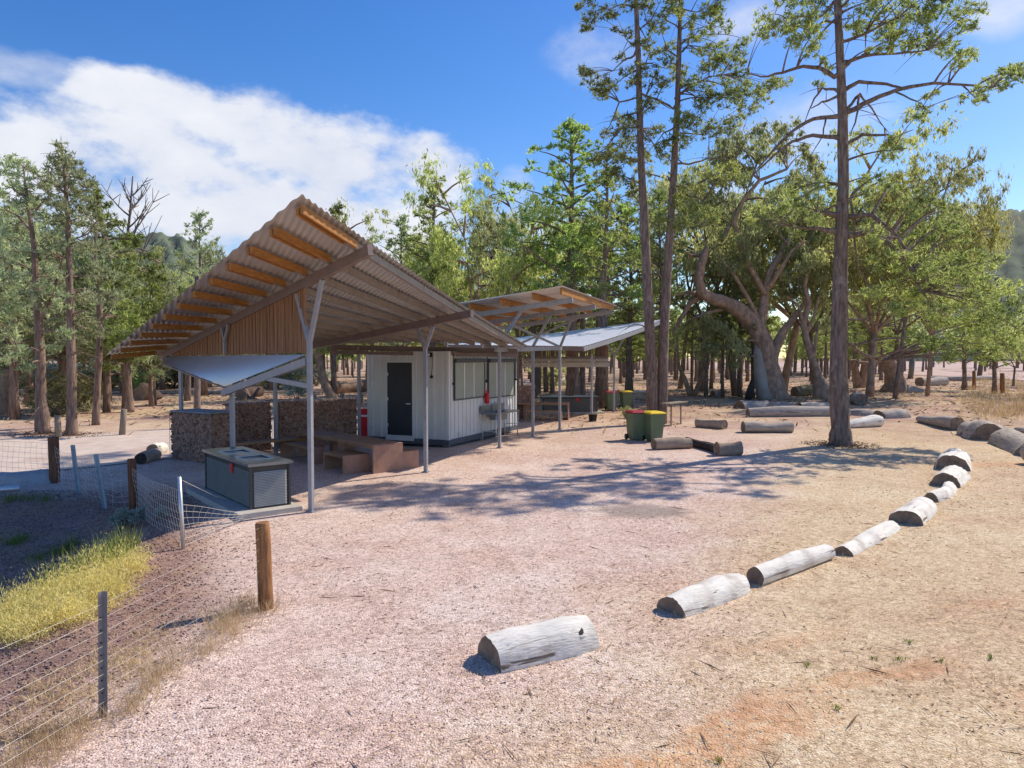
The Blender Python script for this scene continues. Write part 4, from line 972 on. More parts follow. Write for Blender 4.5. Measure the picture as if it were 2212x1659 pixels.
a = G(1716,856); b = G(1792,852); log('fallen_log', 'dark mossy trunk lying behind the leaning gum', a, b, .38, [mat('moss_log', (.13,.12,.08), .95, 0, .4, 3, bump=.4), logend], None, False, bend=.2)
a = G(1846,871); b = G(1860,876); log('grey_log', 'dark log end peeping out right of the tall pine base', a, b, .35, GL)
a = G(1548,856); b = G(1590,856); log('stump', 'low rotten stump on the ground left of the leaning gum', G(1540,857), G(1556,857), .45, GL, None, True, hs=.9, lump=.2)
a = G(1700,811); b = G(1770,812); log('fallen_log', 'pale fallen limb among the woodland behind the leaning gum', a, b, .25, GL)
# left side
a = G(-30,1052); b = G(105,1040); log('half_log', 'bluish shaded half log beside the dark square fence post', a, b, .3, [mat('blue_shaded_log', (.36,.38,.40), .9, 0, .25, 3, bump=.3), logend], None, True, hs=1.0)  # blue cast of the shade on this log is painted into it
a = G(-20,1064); b = G(44,1060); log('board', 'short pale offcut on the dark stones at the left edge', a, b, .06, [galv, galv])
a = G(304,1003); b = G(338,990); log('grey_log', 'dark log end near the stone wall by the road', a, b, .15, [loggrey, logchar], None, False)
a = G(330,985); b = G(352,979); log('bleached_log', 'white broken log tip touching the stone wall corner', a, b, .17, PL)
a = G(640,822); b = G(708,812); log('fallen_log', 'dark fallen trunk on the red earth beyond the stone walls', G(520,864), G(560,856), .35, [mat('dark_log', (.09,.06,.05), .95, 0, .4, 3, bump=.4), logend], None, False, bend=.3)
log('fallen_log', 'thick brown fallen trunk behind the stone walls left of the cabin', G(712,850), G(785,846), .5, [mat('brown_log3', (.26,.18,.14), .95, 0, .4, 2, bump=.4), logend])
log('fallen_log', 'tangled dark uprooted trunk beyond the dirt road', G(300,866), G(345,862), .5, [mat('dark_log2', (.11,.075,.06), .95, 0, .4, 3, bump=.5), logend], None, False, lump=.2, r2=.3)
# ------------------------------------------------------------------ near fence
A_, B_ = G(575,1314), G(222,1548)
wf = thing('wire_fence', B_, 'taut wire fence along the near gravel edge, from timber post to steel picket', 'fence')
def wpost(parent, base, top, r, m, name='timber_post', n=12, sq=False):
    mb = MB(); base = V(base); z0 = gh(base.x, base.y)-.1; top = V(top)
    p = [V((base.x, base.y, z0))]+[V((base.x,base.y,z0)).lerp(top, f) for f in (.3,.6,.9,.985)]+[top]
    mb.tube(p, [r*1.04, r*1.0, r, r*.98, r*.97, r*.88], n, wob=.04)
    return mb.build(name, m, parent)
def ppost(parent, base, top, m, name='steel_picket', w=.034):
    mb = MB(); base = V(base); base.z = gh(base.x, base.y)-.1; top = V(top); d = (top-base)
    for an in (0, 2.09, 4.19):
        q = V((math.cos(an), math.sin(an), 0))*w*.5; mb.beam(base+q, top+q, .009, w, up=q) if False else mb.prism([base-q.cross(V((0,0,1)))*.12, base+q.cross(V((0,0,1)))*.12, base+q.cross(V((0,0,1)))*.12+q*2, base-q.cross(V((0,0,1)))*.12+q*2], d)
    return mb.build(name, m, parent)
tA = AT(567,1128,A_.y); wpost(wf, A_, tA, .078, postwood)
tB = AT(222,1277,B_.y); ppost(wf, B_, tB, picket)
mb = MB(); 
for i in range(9):
    z = tB.z-(.10+.095*i); mb.box(B_.x+.012-.006, B_.x+.012+.006, B_.y-.022, B_.y-.020, z-.006, z+.006)
mb.build('picket_holes', black, wf)
dirf = (B_-A_); nxt = B_+dirf*1.0
for i in range(8):
    f = i/7; za = .09+.80*f; zb = .12+.74*f; mb = MB()
    p0 = V((A_.x-.03, A_.y-.07, A_.z+za)); p1 = V((B_.x+.02, B_.y-.02, B_.z+zb)); p2 = V((nxt.x, nxt.y, B_.z+zb+.03))
    mb.tube([p0, p0.lerp(p1,.5)+V((0,0,-.006)), p1, p1.lerp(p2,.5)+V((0,0,-.006)), p2], [.0017]*5, 4)
    mb.tube([p0+V((.03,-.005,0)), p0, p0+V((-.05,.02,0))], [.0022]*3, 4)
    mb.build('wire', wirem, wf)
# mesh fence running back from it
mf_posts = [((397,1186),(387,1030),'s'),((289,1100),(284,991),'t'),((228,1098),(207,981),'p'),((171,1066),(157,961),'p'),((119,1043),(115,944),'q')]
m0 = G(*mf_posts[0][0]); mf = thing('mesh_fence', m0, 'sagging square wire mesh fence stepping back to the dirt road on mixed posts', 'fence')
tops = []
for (bx, by), (tx, ty), k in mf_posts:
    b = G(bx, by); 
    t = AT(tx, ty, b.y)
    if k == 's':
        mb = MB(); mb.tube([V((b.x,b.y,b.z-.1)), t], [.027,.027], 10); mb.build('galvanised_post', galv, mf)
    elif k == 't': wpost(mf, b, t, .075, darkpost)
    elif k == 'p': ppost(mf, b, t, bluepick, w=.045)
    else:
        mb = MB(); mb.beam(V((b.x,b.y,b.z-.1)), t, .15, .15, up=(1,0,0)); mb.build('square_post', darkpost, mf)
    tops.append((b, t))
def meshpanel(a0, a1, b0, b1, nh, nv, sagz=0, name='wire_mesh'):
    """a bottom->a1 top at one end, b at other"""
    mb = MB()
    def pt(u, v):
        p = a0.lerp(b0, u).lerp(a1.lerp(b1, u), v); p = p+V((0,0,-sagz*math.sin(math.pi*u)*(.4+v*.6))); return p+V((.03*math.sin(v*5+u*7), .03*math.sin(u*9), 0))
    for j in range(nh+1): mb.tube([pt(i/10, j/nh) for i in range(11)], [.0030]*11, 3, caps=False)
    for i in range(nv+1): mb.tube([pt(i/nv, j/5) for j in range(6)], [.0027]*6, 3, caps=False)
    return mb.build(name, meshw, mf)
for (b, t), (b2, t2) in zip(tops, tops[1:]):
    L = (b2-b).length; u0 = V((b.x,b.y,b.z+.04)); u1 = V((b2.x,b2.y,b2.z+.04)); meshpanel(u0, b.lerp(t,.82), u1, b2.lerp(t2,.82), 7, max(3,int(L/.15)), .06)
b, t = tops[-1]; e0 = b+V((-2.6,.9,0)); meshpanel(V((b.x,b.y,b.z+.04)), b.lerp(t,.85), V((e0.x,e0.y,gh(e0.x,e0.y)+.05)), V((e0.x,e0.y,gh(e0.x,e0.y)+.85)), 7, 16)
b, t = tops[0]; e = G(510,1128); e1 = G(556,1120); meshpanel(V((b.x,b.y,b.z+.05)), b.lerp(t,.62), V((e.x,e.y,e.z+.01)), V((e1.x,e1.y,e1.z+.06)), 6, 13)
mb = MB(); mb.tube([t-V((0,0,.03)), t.lerp(G(520,1090),.5)+V((0,0,-.05)), G(520,1092)+V((0,0,.05))], [.004]*3, 4); mb.build('loose_wire', wirem, mf)
# separate posts along the road
def lone(label, bx, by, tx, ty, r, m=greywood, name='timber_post', group=None):
    b = G(bx, by); t = AT(tx, ty, b.y); mb = MB(); mb.tube([V((b.x,b.y,b.z-.1)), V((b.x,b.y,b.z)).lerp(t,.5), t], [r*1.05, r, r*.95], 9, wob=.05); mb.solo(name, m, b, label, 'post', group)
lone('grey timber post at the near kerb of the road behind the square fence post', 126,946,124.5,897,.10)
lone('leaning grey timber post across the road, right of the pine trunks', 263.5,940,268.5,884,.10)
lone('far grey post between two pine trunks beyond the road', 197.5,880,197,848,.11)
for px, y0, y1 in ((595,872,855),(679,872,851),(739,872,850),(779,872,847)): lone({595:'short brown bollard behind the left stone wall',679:'short sunlit bollard behind the stone wall left of the front post',739:'short dark bollard behind the stone wall right of the front post',779:'short dark bollard next to the cabin beyond the wall'}[px], px, 876, px, y1, .13, group='short bollards beyond the stone walls')
lone('brown bollard right of the far bins behind the third shelter', 1365,880,1365,838 if False else 850,.10)
lone('brown timber post at the start of the far right fence', 2104,842,2104,801,.14, postwood)
lone('dark timber post in the dry grass at the far right fence', 2165,850,2165,806,.16, postwood)
lone('pale thin sign pole beside the far track', 2012,818,2014,778,.07, greywood)
lone('leaning sawn trunk stub beyond the hollow stump', 1966,818,1972,776,.30, greywood, 'sawn_stub')
# rail behind the far bins
b0, b1 = G(1337,872), G(1401,871); rl = thing('hand_rail', b0, 'thin pale rail on posts behind the far bins', 'rail')
mb = MB(); mb.tube([AT(1345,848,b0.y), AT(1390,846,b1.y), AT(1401,850,b1.y), V((b1.x,b1.y,0))], [.035]*4, 6); mb.build('rail_bar', galv, rl)
# ------------------------------------------------------------------ hero trees
def c8(x, y): return (1216.6+.45003*x, .45003*y)
def cl(lst, sc=.45): return [(*c8(a, b), r*sc*1.02) + ((d[0],) if d else ()) for a, b, r, *d in lst]
def br(pts, r0, r1):
    n = len(pts); return [(*c8(a, b), r0+(r1-r0)*i/(n-1)) for i, (a, b) in enumerate(pts)]
tb = G(1816,962)
bigtrunk = [[(1816,966,0.382),(1815,925,0.282),(1812,800,0.259),(1814,650,0.214),(1818,500,0.187),(1822,400,0.164),(1820,250,0.141),(1814,110,0.118),(1809,0,0.100),(1806,-120,0.064)]]
bigbr = [br([(1345,200),(1450,160),(1600,90)],.06,.02), br([(1340,330),(1380,290),(1450,265),(1600,260),(1750,240)],.075,.02), br([(1350,430),(1420,395),(1550,400),(1640,430)],.07,.03),
 br([(1360,540),(1480,480),(1600,430),(1780,400),(1980,410),(2060,420)],.085,.02), br([(1365,520),(1420,450),(1480,520),(1540,610)],.05,.012), br([(1365,690),(1440,645),(1560,650),(1600,690)],.06,.02),
 br([(1360,1040),(1480,1030),(1580,1110),(1660,1210)],.09,.035), br([(1360,1130),(1500,1110),(1600,1200),(1680,1300),(1720,1400)],.10,.03), br([(1380,950),(1400,1150),(1420,1300),(1470,1370)],.04,.012),
 [(1829,740,.05),(1846,752,.06),(1864,766,.06),(1906,780,.04)], [(1830,690,.04),(1870,690,.03),(1910,705,.02)],
 br([(1300,370),(1230,325),(1150,320),(1050,350),(950,370),(880,350)],.075,.015), br([(1300,430),(1240,425),(1190,500),(1160,590)],.045,.01), br([(1300,560),(1200,570),(1100,630),(1000,730),(930,810)],.07,.02),
 br([(1300,470),(1240,490),(1190,520)],.04,.015), br([(1300,660),(1200,650),(1100,680),(1020,740),(900,850)],.07,.02), br([(1290,1030),(1220,1015)],.09,.05), br([(1290,1110),(1220,1095),(1100,1090)],.09,.03),
 br([(1260,560),(1250,650),(1180,760)],.03,.008), br([(1420,460),(1410,560),(1380,650)],.04,.015), br([(1600,440),(1700,490),(1740,520)],.03,.01), br([(1340,60),(1300,10),(1240,80),(1120,80),(1000,120)],.05,.015), br([(1310,110),(1250,100),(1190,150)],.04,.012)]
bigcl = [(1000,130,75),(950,140,45),(1080,100,70),(1060,130,50),(1180,190,70),(1180,250,50),(1130,180,45),(1200,60,85),(1120,20,70),(1280,30,70),(1270,-60,90),(1150,-60,90),(1380,-60,100),(1500,-60,100),
 (1450,110,65),(1400,130,40),(1500,60,80),(1560,130,85),(1650,150,90),(1720,80,75),(1660,60,70),(1780,170,75),(1850,40,75),(1900,120,65),(1900,260,65),(1870,310,50),(1830,240,50),(1700,220,55),(1600,190,65),(1560,230,40),(1940,40,55),(1780,60,50),(1700,-50,90),(1850,-60,90),
 (1990,430,45),(2080,400,50),(2120,350,50),(2150,330,40),(2190,360,45),(2240,380,40),(2020,470,35),(2050,380,35),(1730,520,45),(1760,460,35),(1920,480,25),(1700,560,30),
 (1250,300,30),(1240,410,25),(1270,330,25),(1580,690,45),(1560,740,55),(1600,660,35),(1590,720,40),(1450,250,25),
 (1560,1090,65),(1650,1060,75),(1700,1150,85),(1780,1100,85),(1800,1250,110),(1700,1330,100),(1900,1330,105),(1950,1430,110),(1800,1430,105),(1850,1520,100),(2050,1400,85),(1550,1390,65),(1650,1450,85),(2000,1250,75),(2080,1250,45),(2130,1450,85),(2100,1540,80),(1600,1280,50),(1480,1420,40),(1740,1540,70),(1960,1560,80),(2060,1620,75),(1900,1640,70),(1780,1640,55),(2180,1580,70),(2000,1700,50),(1620,980,60),(1720,960,60),(1850,1020,65),(1900,1130,70),(1560,1180,60),(1640,1240,60),(1500,1250,50),(1580,1480,60),(1720,1620,60),(1850,1720,50),(2140,1660,60),(1500,850,50),(1430,900,45),(1560,900,50),
 (1100,920,70),(1180,960,60),(1060,1000,70),(1150,1050,70),(1000,1020,60),(1230,900,50),(1250,1060,40),(1120,1120,40),(900,1050,45)]
hero_tree('tall_pine', 'tall pine with thick dark brown trunk standing alone on the gravel right of centre', tb, tb.y, bigtrunk, bigbr, cl(bigcl), leafP, bark, per=330, ln=.18, wd=.034, depth=1.7, rs=1.12, dup=1, seed=5, extra_dead=40)
tw = G(1408,915)
hero_tree('twin_pine', 'pine with straighter left trunk of the touching twin pair behind the bins', tw, tw.y, [[(1410,915,0.244),(1407,800,0.211),(1403,700,0.200),(1398,600,0.181),(1390,450,0.163),(1383,300,0.133),(1380,150,0.111),(1374,0,0.089),(1372,-100,0.067)]],
 [br([(340,35),(280,20),(220,45)],.04,.012), br([(340,270),(290,290),(240,340)],.045,.015), br([(350,470),(270,490),(230,590),(200,640)],.04,.012), br([(350,540),(280,560),(240,580)],.04,.012), br([(370,140),(420,100),(460,20)],.04,.012), br([(400,460),(450,480),(510,520)],.04,.015), br([(380,620),(440,700),(470,780)],.04,.012), br([(350,310),(420,305),(500,330)],.04,.012), br([(350,220),(310,200),(290,160)],.03,.01), br([(350,610),(270,620),(200,720),(150,740)],.04,.012),
  [(1393,705,.03),(1370,700,.022),(1350,712,.012)], [(1397,560,.03),(1425,590,.02),(1450,640,.008)]],
 cl([(110,100,45),(150,60,55),(120,20,45),(220,50,40),(380,30,55),(430,80,55),(300,160,40),(90,340,35),(130,390,60),(180,420,55),(210,390,45),(180,450,35),(270,280,25),(330,330,45),(400,330,55),(440,400,55),(330,400,45),(270,580,50),(300,640,55),(250,640,45),(420,480,55),(440,620,55),(480,700,60),(230,740,65),(180,760,50),(300,720,55),(380,720,55),(320,560,40),(340,-60,70),(420,-50,70),(260,-60,60),(400,200,45),(420,250,40),(300,860,45),(240,840,50),(330,930,40)]), leafP, bark, per=330, ln=.19, wd=.036, depth=1.2, rs=1.12, dup=1, seed=6, extra_dead=30)
tw2 = G(1432,915)
hero_tree('twin_pine', 'pine with curving right trunk of the touching twin pair behind the bins', tw2, tw2.y+.1, [[(1429,915,0.216),(1432,830,0.200),(1434,720,0.188),(1441,600,0.172),(1449,480,0.152),(1456,360,0.132),(1464,220,0.112),(1467,100,0.088),(1470,0,0.072),(1472,-90,0.048)]],
 [br([(540,470),(600,420),(700,370),(760,360)],.06,.015), br([(545,430),(590,405),(660,395)],.05,.015), br([(530,520),(460,480),(400,460)],.05,.015), br([(560,260),(600,220),(620,110)],.05,.015), br([(520,780),(600,790),(700,760),(830,770)],.05,.015), br([(545,270),(500,240),(480,180)],.04,.012), br([(540,610),(480,640),(440,700)],.04,.012), br([(535,640),(620,640),(680,650)],.04,.012), br([(500,850),(600,940),(680,960)],.05,.02), br([(510,1060),(570,1060),(620,1100)],.04,.012), br([(490,1160),(560,1170),(610,1240)],.03,.008), br([(545,120),(500,100),(470,60)],.03,.01), br([(560,40),(640,60),(700,40)],.03,.01)],
 cl([(500,60,50),(560,40,55),(620,90,55),(680,60,55),(730,30,45),(760,130,55),(740,90,40),(640,160,45),(700,220,55),(780,240,60),(840,250,45),(860,210,35),(540,330,60),(600,380,55),(680,320,60),(760,310,55),(840,290,35),(500,230,45),(660,410,55),(780,380,65),(860,390,65),(930,420,65),(1000,400,55),(850,470,65),(780,470,65),(960,480,45),(700,470,50),(560,560,55),(620,600,55),(700,600,55),(650,520,55),(800,600,40),(580,650,55),(680,640,45),(520,760,45),(560,980,70),(620,1000,65),(500,1060,60),(700,1020,60),(560,1080,60),(650,900,55),(600,-60,80),(520,-60,70),(700,-70,80),(780,-40,60),(470,140,40),(830,560,45),(900,520,40),(720,840,50),(800,800,50),(860,850,50)]), leafP, bark, per=330, ln=.19, wd=.036, depth=1.3, rs=1.12, dup=1, seed=8, extra_dead=30)
# leaning old gum
gb = G(1672,862)
gum = hero_tree('leaning_gum', 'huge old gum with pale mottled trunk leaning left and a broken upright limb', gb, gb.y, [[(1673,866,1.05,0),(1668,835,.82,0),(1660,790,.66,0),(1648,740,.60,0),(1628,700,.56,0),(1600,672,.50,-.3),(1570,655,.42,-.5),(1540,645,.38,-.7),(1516,632,.34,-.8),(1509,605,.30,-.9),(1514,575,.28,-.9),(1522,548,.24,-.9),(1527,535,.14,-.9)]],
 [[(1640,712,.40),(1648,670,.34),(1652,635,.28),(1662,590,.26),(1680,560,.24),(1700,525,.17),(1715,490,.12),(1725,450,.06)], [(1665,615,.18),(1690,575,.14),(1712,540,.09),(1745,520,.05)], [(1662,800,.34),(1676,745,.34),(1695,712,.27),(1720,680,.19),(1740,650,.1)], [(1522,548,.16),(1505,552,.13),(1492,552,.10),(1486,545,.03)], [(1508,640,.16),(1490,632,.13),(1465,636,.10),(1430,645,.05),(1400,652,.03)], [(1560,668,.12),(1520,678,.10),(1495,690,.06)], [(1516,640,.2),(1490,655,.18),(1470,690,.15),(1455,720,.08)], [(1640,700,.2),(1625,660,.14),(1590,600,.1),(1560,560,.04)], [(1700,525,.08),(1740,535,.05),(1770,570,.03)],
  [(1600,440,.13),(1575,490,.16),(1560,520,.12)], [(1652,635,.2),(1610,560,.15),(1585,480,.16),(1600,440,.13),(1640,390,.11),(1700,365,.08)]],
 [(a, b, r) for a, b, r in ((1560,330,34),(1600,300,36),(1650,290,38),(1700,280,36),(1690,320,34),(1640,340,36),(1590,370,34),(1740,330,30),(1760,370,30),(1720,400,30),(1580,600,34),(1610,570,36),(1560,570,32),(1600,630,34),(1650,480,32),(1690,470,34),(1730,460,30),(1760,500,30),(1720,560,34),(1760,590,34),(1770,640,34),(1740,620,34),(1700,640,30),(1560,720,36),(1590,740,34),(1540,700,34),(1620,760,24),(1530,760,30),(1580,780,20),(1690,590,34),(1500,470,30),(1530,440,30),(1480,640,24),(1610,520,28))], leafG, gumbark, per=300, ln=.3, wd=.075, style='gum', depth=2.6, seed=12)
mb = MB()
q0 = AT(1636,862,gb.y-.9); pts = [AT(1655,868,gb.y-.45), AT(1647,835,gb.y-.30), AT(1641,790,gb.y-.24), AT(1638,762,gb.y-.2), AT(1640,725,gb.y-.05)]
mb.tube(pts, [.55,.44,.38,.32,.14], 12, wob=.06); mb.build('smooth_grey_flank', gumgrey, gum)
mb = MB(); q = AT(1618,860,gb.y-.6); mb.tube([V((q.x,q.y,-.1)), V((q.x+.1,q.y,.6)), V((q.x+.3,q.y+.2,1.3))], [.36,.26,.1], 9, wob=.15); mb.build('burnt_hollow', logchar, gum)
# crooked gum right of it
cb = G(1772,862)
hero_tree('crooked_gum', 'slender crooked gum rising from a swollen burnt base left of the tall pine', cb, cb.y, [[(1775,866,.62),(1776,838,.56),(1768,815,.30),(1756,780,.24),(1742,735,.21),(1736,700,.20),(1748,655,.16),(1738,620,.12),(1752,560,.08)]], [[(1740,722,.13),(1756,690,.1),(1770,640,.06)], [(1756,780,.1),(1762,740,.1),(1768,700,.06)], [(1736,700,.1),(1725,660,.08),(1700,640,.05)]], [(1760,600,30),(1740,570,30),(1770,560,30),(1700,600,28),(1780,650,28),(1720,540,28),(1790,700,24)], leafG, gumbark, per=260, ln=.3, wd=.075, style='gum', depth=1.8, seed=13)
# hollow leaning stump with living limb
hb = G(1932,846)
hero_tree('hollow_stump', 'short hollow leaning stump, thick and sawn, right of the tall pine', hb, hb.y, [[(1930,850,1.0),(1934,830,.80),(1928,805,.62),(1920,785,.56),(1913,777,.50)]], [[(1905,782,.2),(1880,786,.16),(1850,782,.12)], [(1945,835,.3),(1962,838,.25),(1968,846,.12)]], [], leafG, gumbark, depth=.5, seed=14, cat='stump')
sb = G(1856,838)
hero_tree('forked_stump', 'low forked stump with two cut trunks just right of the tall pine', sb, sb.y, [[(1858,842,.55),(1850,815,.34),(1845,790,.28),(1843,777,.26)], [(1858,842,.5),(1864,815,.34),(1868,790,.30),(1868,774,.28)]], [], [], leafG, gumbark, depth=.3, seed=15, cat='stump')
# left pines
l1_ = G(156,942)
hero_tree('slim_pine', 'slim straight pine nearest the road on the left, sunlit brown trunk', l1_, l1_.y, [[(155,945,.20),(155,900,.16),(154,800,.145),(151,650,.115),(149,560,.09),(146,470,.075),(141,400,.06),(137,345,.04),(133,312,.015)]],
 [[(150,770,.04),(166,762,.025),(178,755,.01)],[(150,600,.03),(125,590,.02),(112,600,.01)],[(153,680,.035),(180,672,.02),(205,668,.01)],[(150,520,.03),(190,505,.02),(215,470,.01)],[(152,640,.03),(190,625,.02),(230,640,.01)],[(149,560,.03),(120,545,.02),(95,560,.01)],[(146,440,.03),(165,425,.02),(180,405,.01)],[(143,420,.03),(120,400,.02),(105,390,.01)],[(147,480,.03),(170,470,.02)]],
 [(133,318,14),(128,340,17),(150,345,17),(160,362,16),(115,352,15),(140,375,18),(110,370,16),(165,385,18),(120,400,18),(155,410,20),(180,420,18),(100,395,16),(185,395,16),(130,440,20),(170,445,22),(105,430,16),(195,450,18),(160,480,20),(125,480,18),(200,490,20),(110,520,18),(180,530,22),(140,530,16),(215,540,20),(120,570,18),(200,580,22),(170,600,20),(230,600,20),(215,640,20),(245,640,18),(60,640,20),(100,655,20),(180,690,20),(120,700,18),(200,720,20),(175,640,20)], leafB, barkpale, per=330, ln=.20, wd=.045, depth=1.6, seed=21, extra_dead=70, rs=1.6)
l2_ = G(92,937)
hero_tree('forked_pine', 'thicker rough pine with swollen base, second from the road on the left', l2_, l2_.y, [[(92,940,.24),(92,905,.235),(88,860,.175),(87,780,.16),(83,690,.14),(78,610,.11),(72,520,.08),(62,450,.06),(55,400,.04),(50,360,.015)]],
 [[(86,690,.1),(105,655,.08),(125,600,.05),(135,560,.03)],[(80,600,.05),(55,575,.03),(30,570,.015)],[(70,500,.05),(40,470,.03),(10,450,.015)],[(66,470,.05),(90,440,.03),(105,420,.01)],[(87,760,.03),(60,750,.02),(35,745,.01)],[(60,430,.04),(30,410,.02)]],
 [(40,350,16),(20,345,18),(60,360,16),(10,370,20),(45,380,18),(75,375,15),(25,400,20),(60,410,20),(90,400,18),(5,420,20),(40,440,20),(80,440,20),(15,460,22),(60,480,24),(100,470,20),(30,500,24),(5,510,24),(75,520,26),(40,545,26),(10,560,26),(100,540,24),(60,580,28),(25,600,28),(95,590,26),(5,630,28),(50,630,28),(110,620,26),(30,670,28),(5,690,26),(70,670,26),(130,650,24),(20,720,26),(120,590,24),(-20,480,30),(-20,600,30),(-30,700,30),(90,640,24),(40,760,22),(120,745,20),(60,790,18),(-5,775,24),(150,720,20)], leafB, barkpale, per=320, ln=.20, wd=.045, depth=2.2, seed=22, extra_dead=40, rs=1.3)
l3_ = G(8,895)
hero_tree('leaning_pine', 'thick leaning trunk at the far left edge with grey-green drooping foliage', l3_, l3_.y, [[(2,900,.50),(8,860,.38),(22,810,.33),(50,765,.28),(75,735,.2),(90,700,.1)]], [[(20,815,.16),(5,780,.12),(-15,740,.08)],[(50,765,.1),(80,760,.06),(105,775,.03)]], [(60,720,26),(90,710,24),(20,760,26),(0,735,26),(40,790,18),(110,740,20),(5,790,20)], leafB, gumbark, per=260, ln=.24, wd=.06, depth=1.5, seed=23)
l4_ = G(206,918)
hero_tree('slim_pine', 'thin dark pine just behind the nearest slim pine by the road', l4_, l4_.y, [[(207,922,.16),(208,880,.13),(212,800,.12),(216,720,.11),(215,650,.10),(205,560,.07),(208,480,.05)]], [[(214,700,.05),(235,670,.03),(255,640,.015)],[(214,760,.04),(240,740,.02),(262,735,.01)],[(212,650,.04),(190,620,.02)]], [(250,690,22),(270,720,22),(245,740,20),(280,690,22),(290,730,20),(265,660,22),(300,700,18),(225,620,20)], leafP2, barkpale, per=300, ln=.2, wd=.05, depth=1.2, seed=24, extra_dead=25, rs=1.4)
l5_ = G(277,890)
hero_tree('bushy_pine', 'full bright green pine with dense pointed crown touching the roof edge on the left', l5_, l5_.y, [[(277,893,.30),(275,850,.24),(273,800,.21),(262,720,.17),(245,620,.13),(228,520,.14),(212,440,.08),(205,392,.03)]], [[(273,790,.06),(300,770,.04),(320,740,.02)]],
 [(205,398,10),(203,412,14),(198,430,17),(212,425,16),(190,450,16),(215,448,18),(232,440,12),(205,470,20),(228,465,18),(240,490,20),(215,500,22),(250,520,22),(228,540,24),(262,555,22),(240,580,26),(285,560,26),(300,590,26),(265,610,26),(320,600,24),(335,580,18),(250,640,26),(290,640,28),(320,640,26),(340,620,20),(270,680,28),(305,680,28),(330,670,22),(240,690,24),(260,730,26),(295,725,26),(320,710,22),(235,740,22),(280,770,20),(250,770,18),(310,750,16),(225,790,18),(335,690,20),(345,640,20),(345,600,18),(300,520,22),(275,520,24),(325,550,20),(260,480,14)], leafP2, barkpale, per=340, ln=.22, wd=.05, depth=2.4, seed=25, rs=1.15)
# dead tree on the left skyline
darkdead = mat('dark_dead_wood', (.15,.115,.10), .9, 0, .25, 4)
def dead_tree(label, base, h, rt, seed, n=16, spread=.35):
    random.seed(seed); root = thing('dead_tree', base, label, 'tree'); mb = MB(); b = V(base)
    tp = [b+V((.02*h*math.sin(i*1.3), 0, h*i/6-.1)) for i in range(7)]; mb.tube(tp, [rt*(1-.9*i/6)+.02 for i in range(7)], 7)
    for k in range(n):
        f = random.uniform(.25,.92); i = int(f*6); p = tp[i].lerp(tp[min(6,i+1)], f*6-i); az = random.uniform(0,6.28); L = h*spread*(1.2-f)*random.uniform(.6,1.1)+.6
        e = p+V((math.cos(az)*L*.62, math.sin(az)*L*.62, L*random.uniform(.7,1.15))); q = bez(p, e, -.16*L, 6); r0 = max(.05, rt*.45*(1-f*.5)); mb.tube(q, [r0, r0*.85, r0*.7, r0*.55, .03, .02], 5, caps=False)
        for s in range(4):
            c = q[random.randint(1,4)]; e2 = c+V((random.uniform(-1,1),random.uniform(-1,1),random.uniform(.4,1.3)))*L*.3; mb.tube([c,(c+e2)/2,e2], [.035,.028,.018], 4, caps=False)
    mb.build('trunk', darkdead, root)
dead_tree('bare dead tree with upswept branches on the left skyline', (AT(285,760,58).x, 58, 0), 2.7+(770-382)*58/F, .28, 31, 20, .4)
dead_tree('leafless grey tree at the foot of the right hill', (AT(2118,700,95).x, 95, 0), 2.7+(770-560)*95/F, .3, 32, 26, .5)
dead_tree('bare dead branches showing over the blue roofs, centre', (AT(1152,760,47).x, 47, 0), 2.7+(770-490)*47/F, .22, 33, 14, .4)
# ------------------------------------------------------------------ woodland
TP = [pine_template('pineA', 11, 2.3, .20, 41, leafP, bark, .30, 34), pine_template('pineB', 12, 2.0, .19, 42, leafP, bark, .38, 32), pine_template('pineC', 10, 2.6, .21, 43, leafP2, bark, .28, 36)]
TB = [pine_template('pineD', 11, 2.8, .20, 44, leafB, barkpale, .25, 36), pine_template('pineE', 9, 3.3, .20, 45, leafB, barkpale, .22, 44, per=190, conic=.55)]
TG = [gum_template('gumA', 10, 3.8, .13, 51, leafG, bark, limbs=5), gum_template('gumB', 9, 4.2, .14, 52, leafY, gumbark, limbs=6), gum_template('gumC', 11, 3.6, .12, 53, leafG, bark, fork=.38, limbs=5)]
def woods(lst, grp=None):
    for it in lst:
        px, D, ty, tpl, name, label = it[:6]; wide = it[6] if len(it) > 6 else 1
        b = AT(px, 770, D); b.z = gh(b.x, b.y)-.05; h = H+(770.5-ty)*D/F
        place_tree(tpl, name, b, h, label, grp, wide)
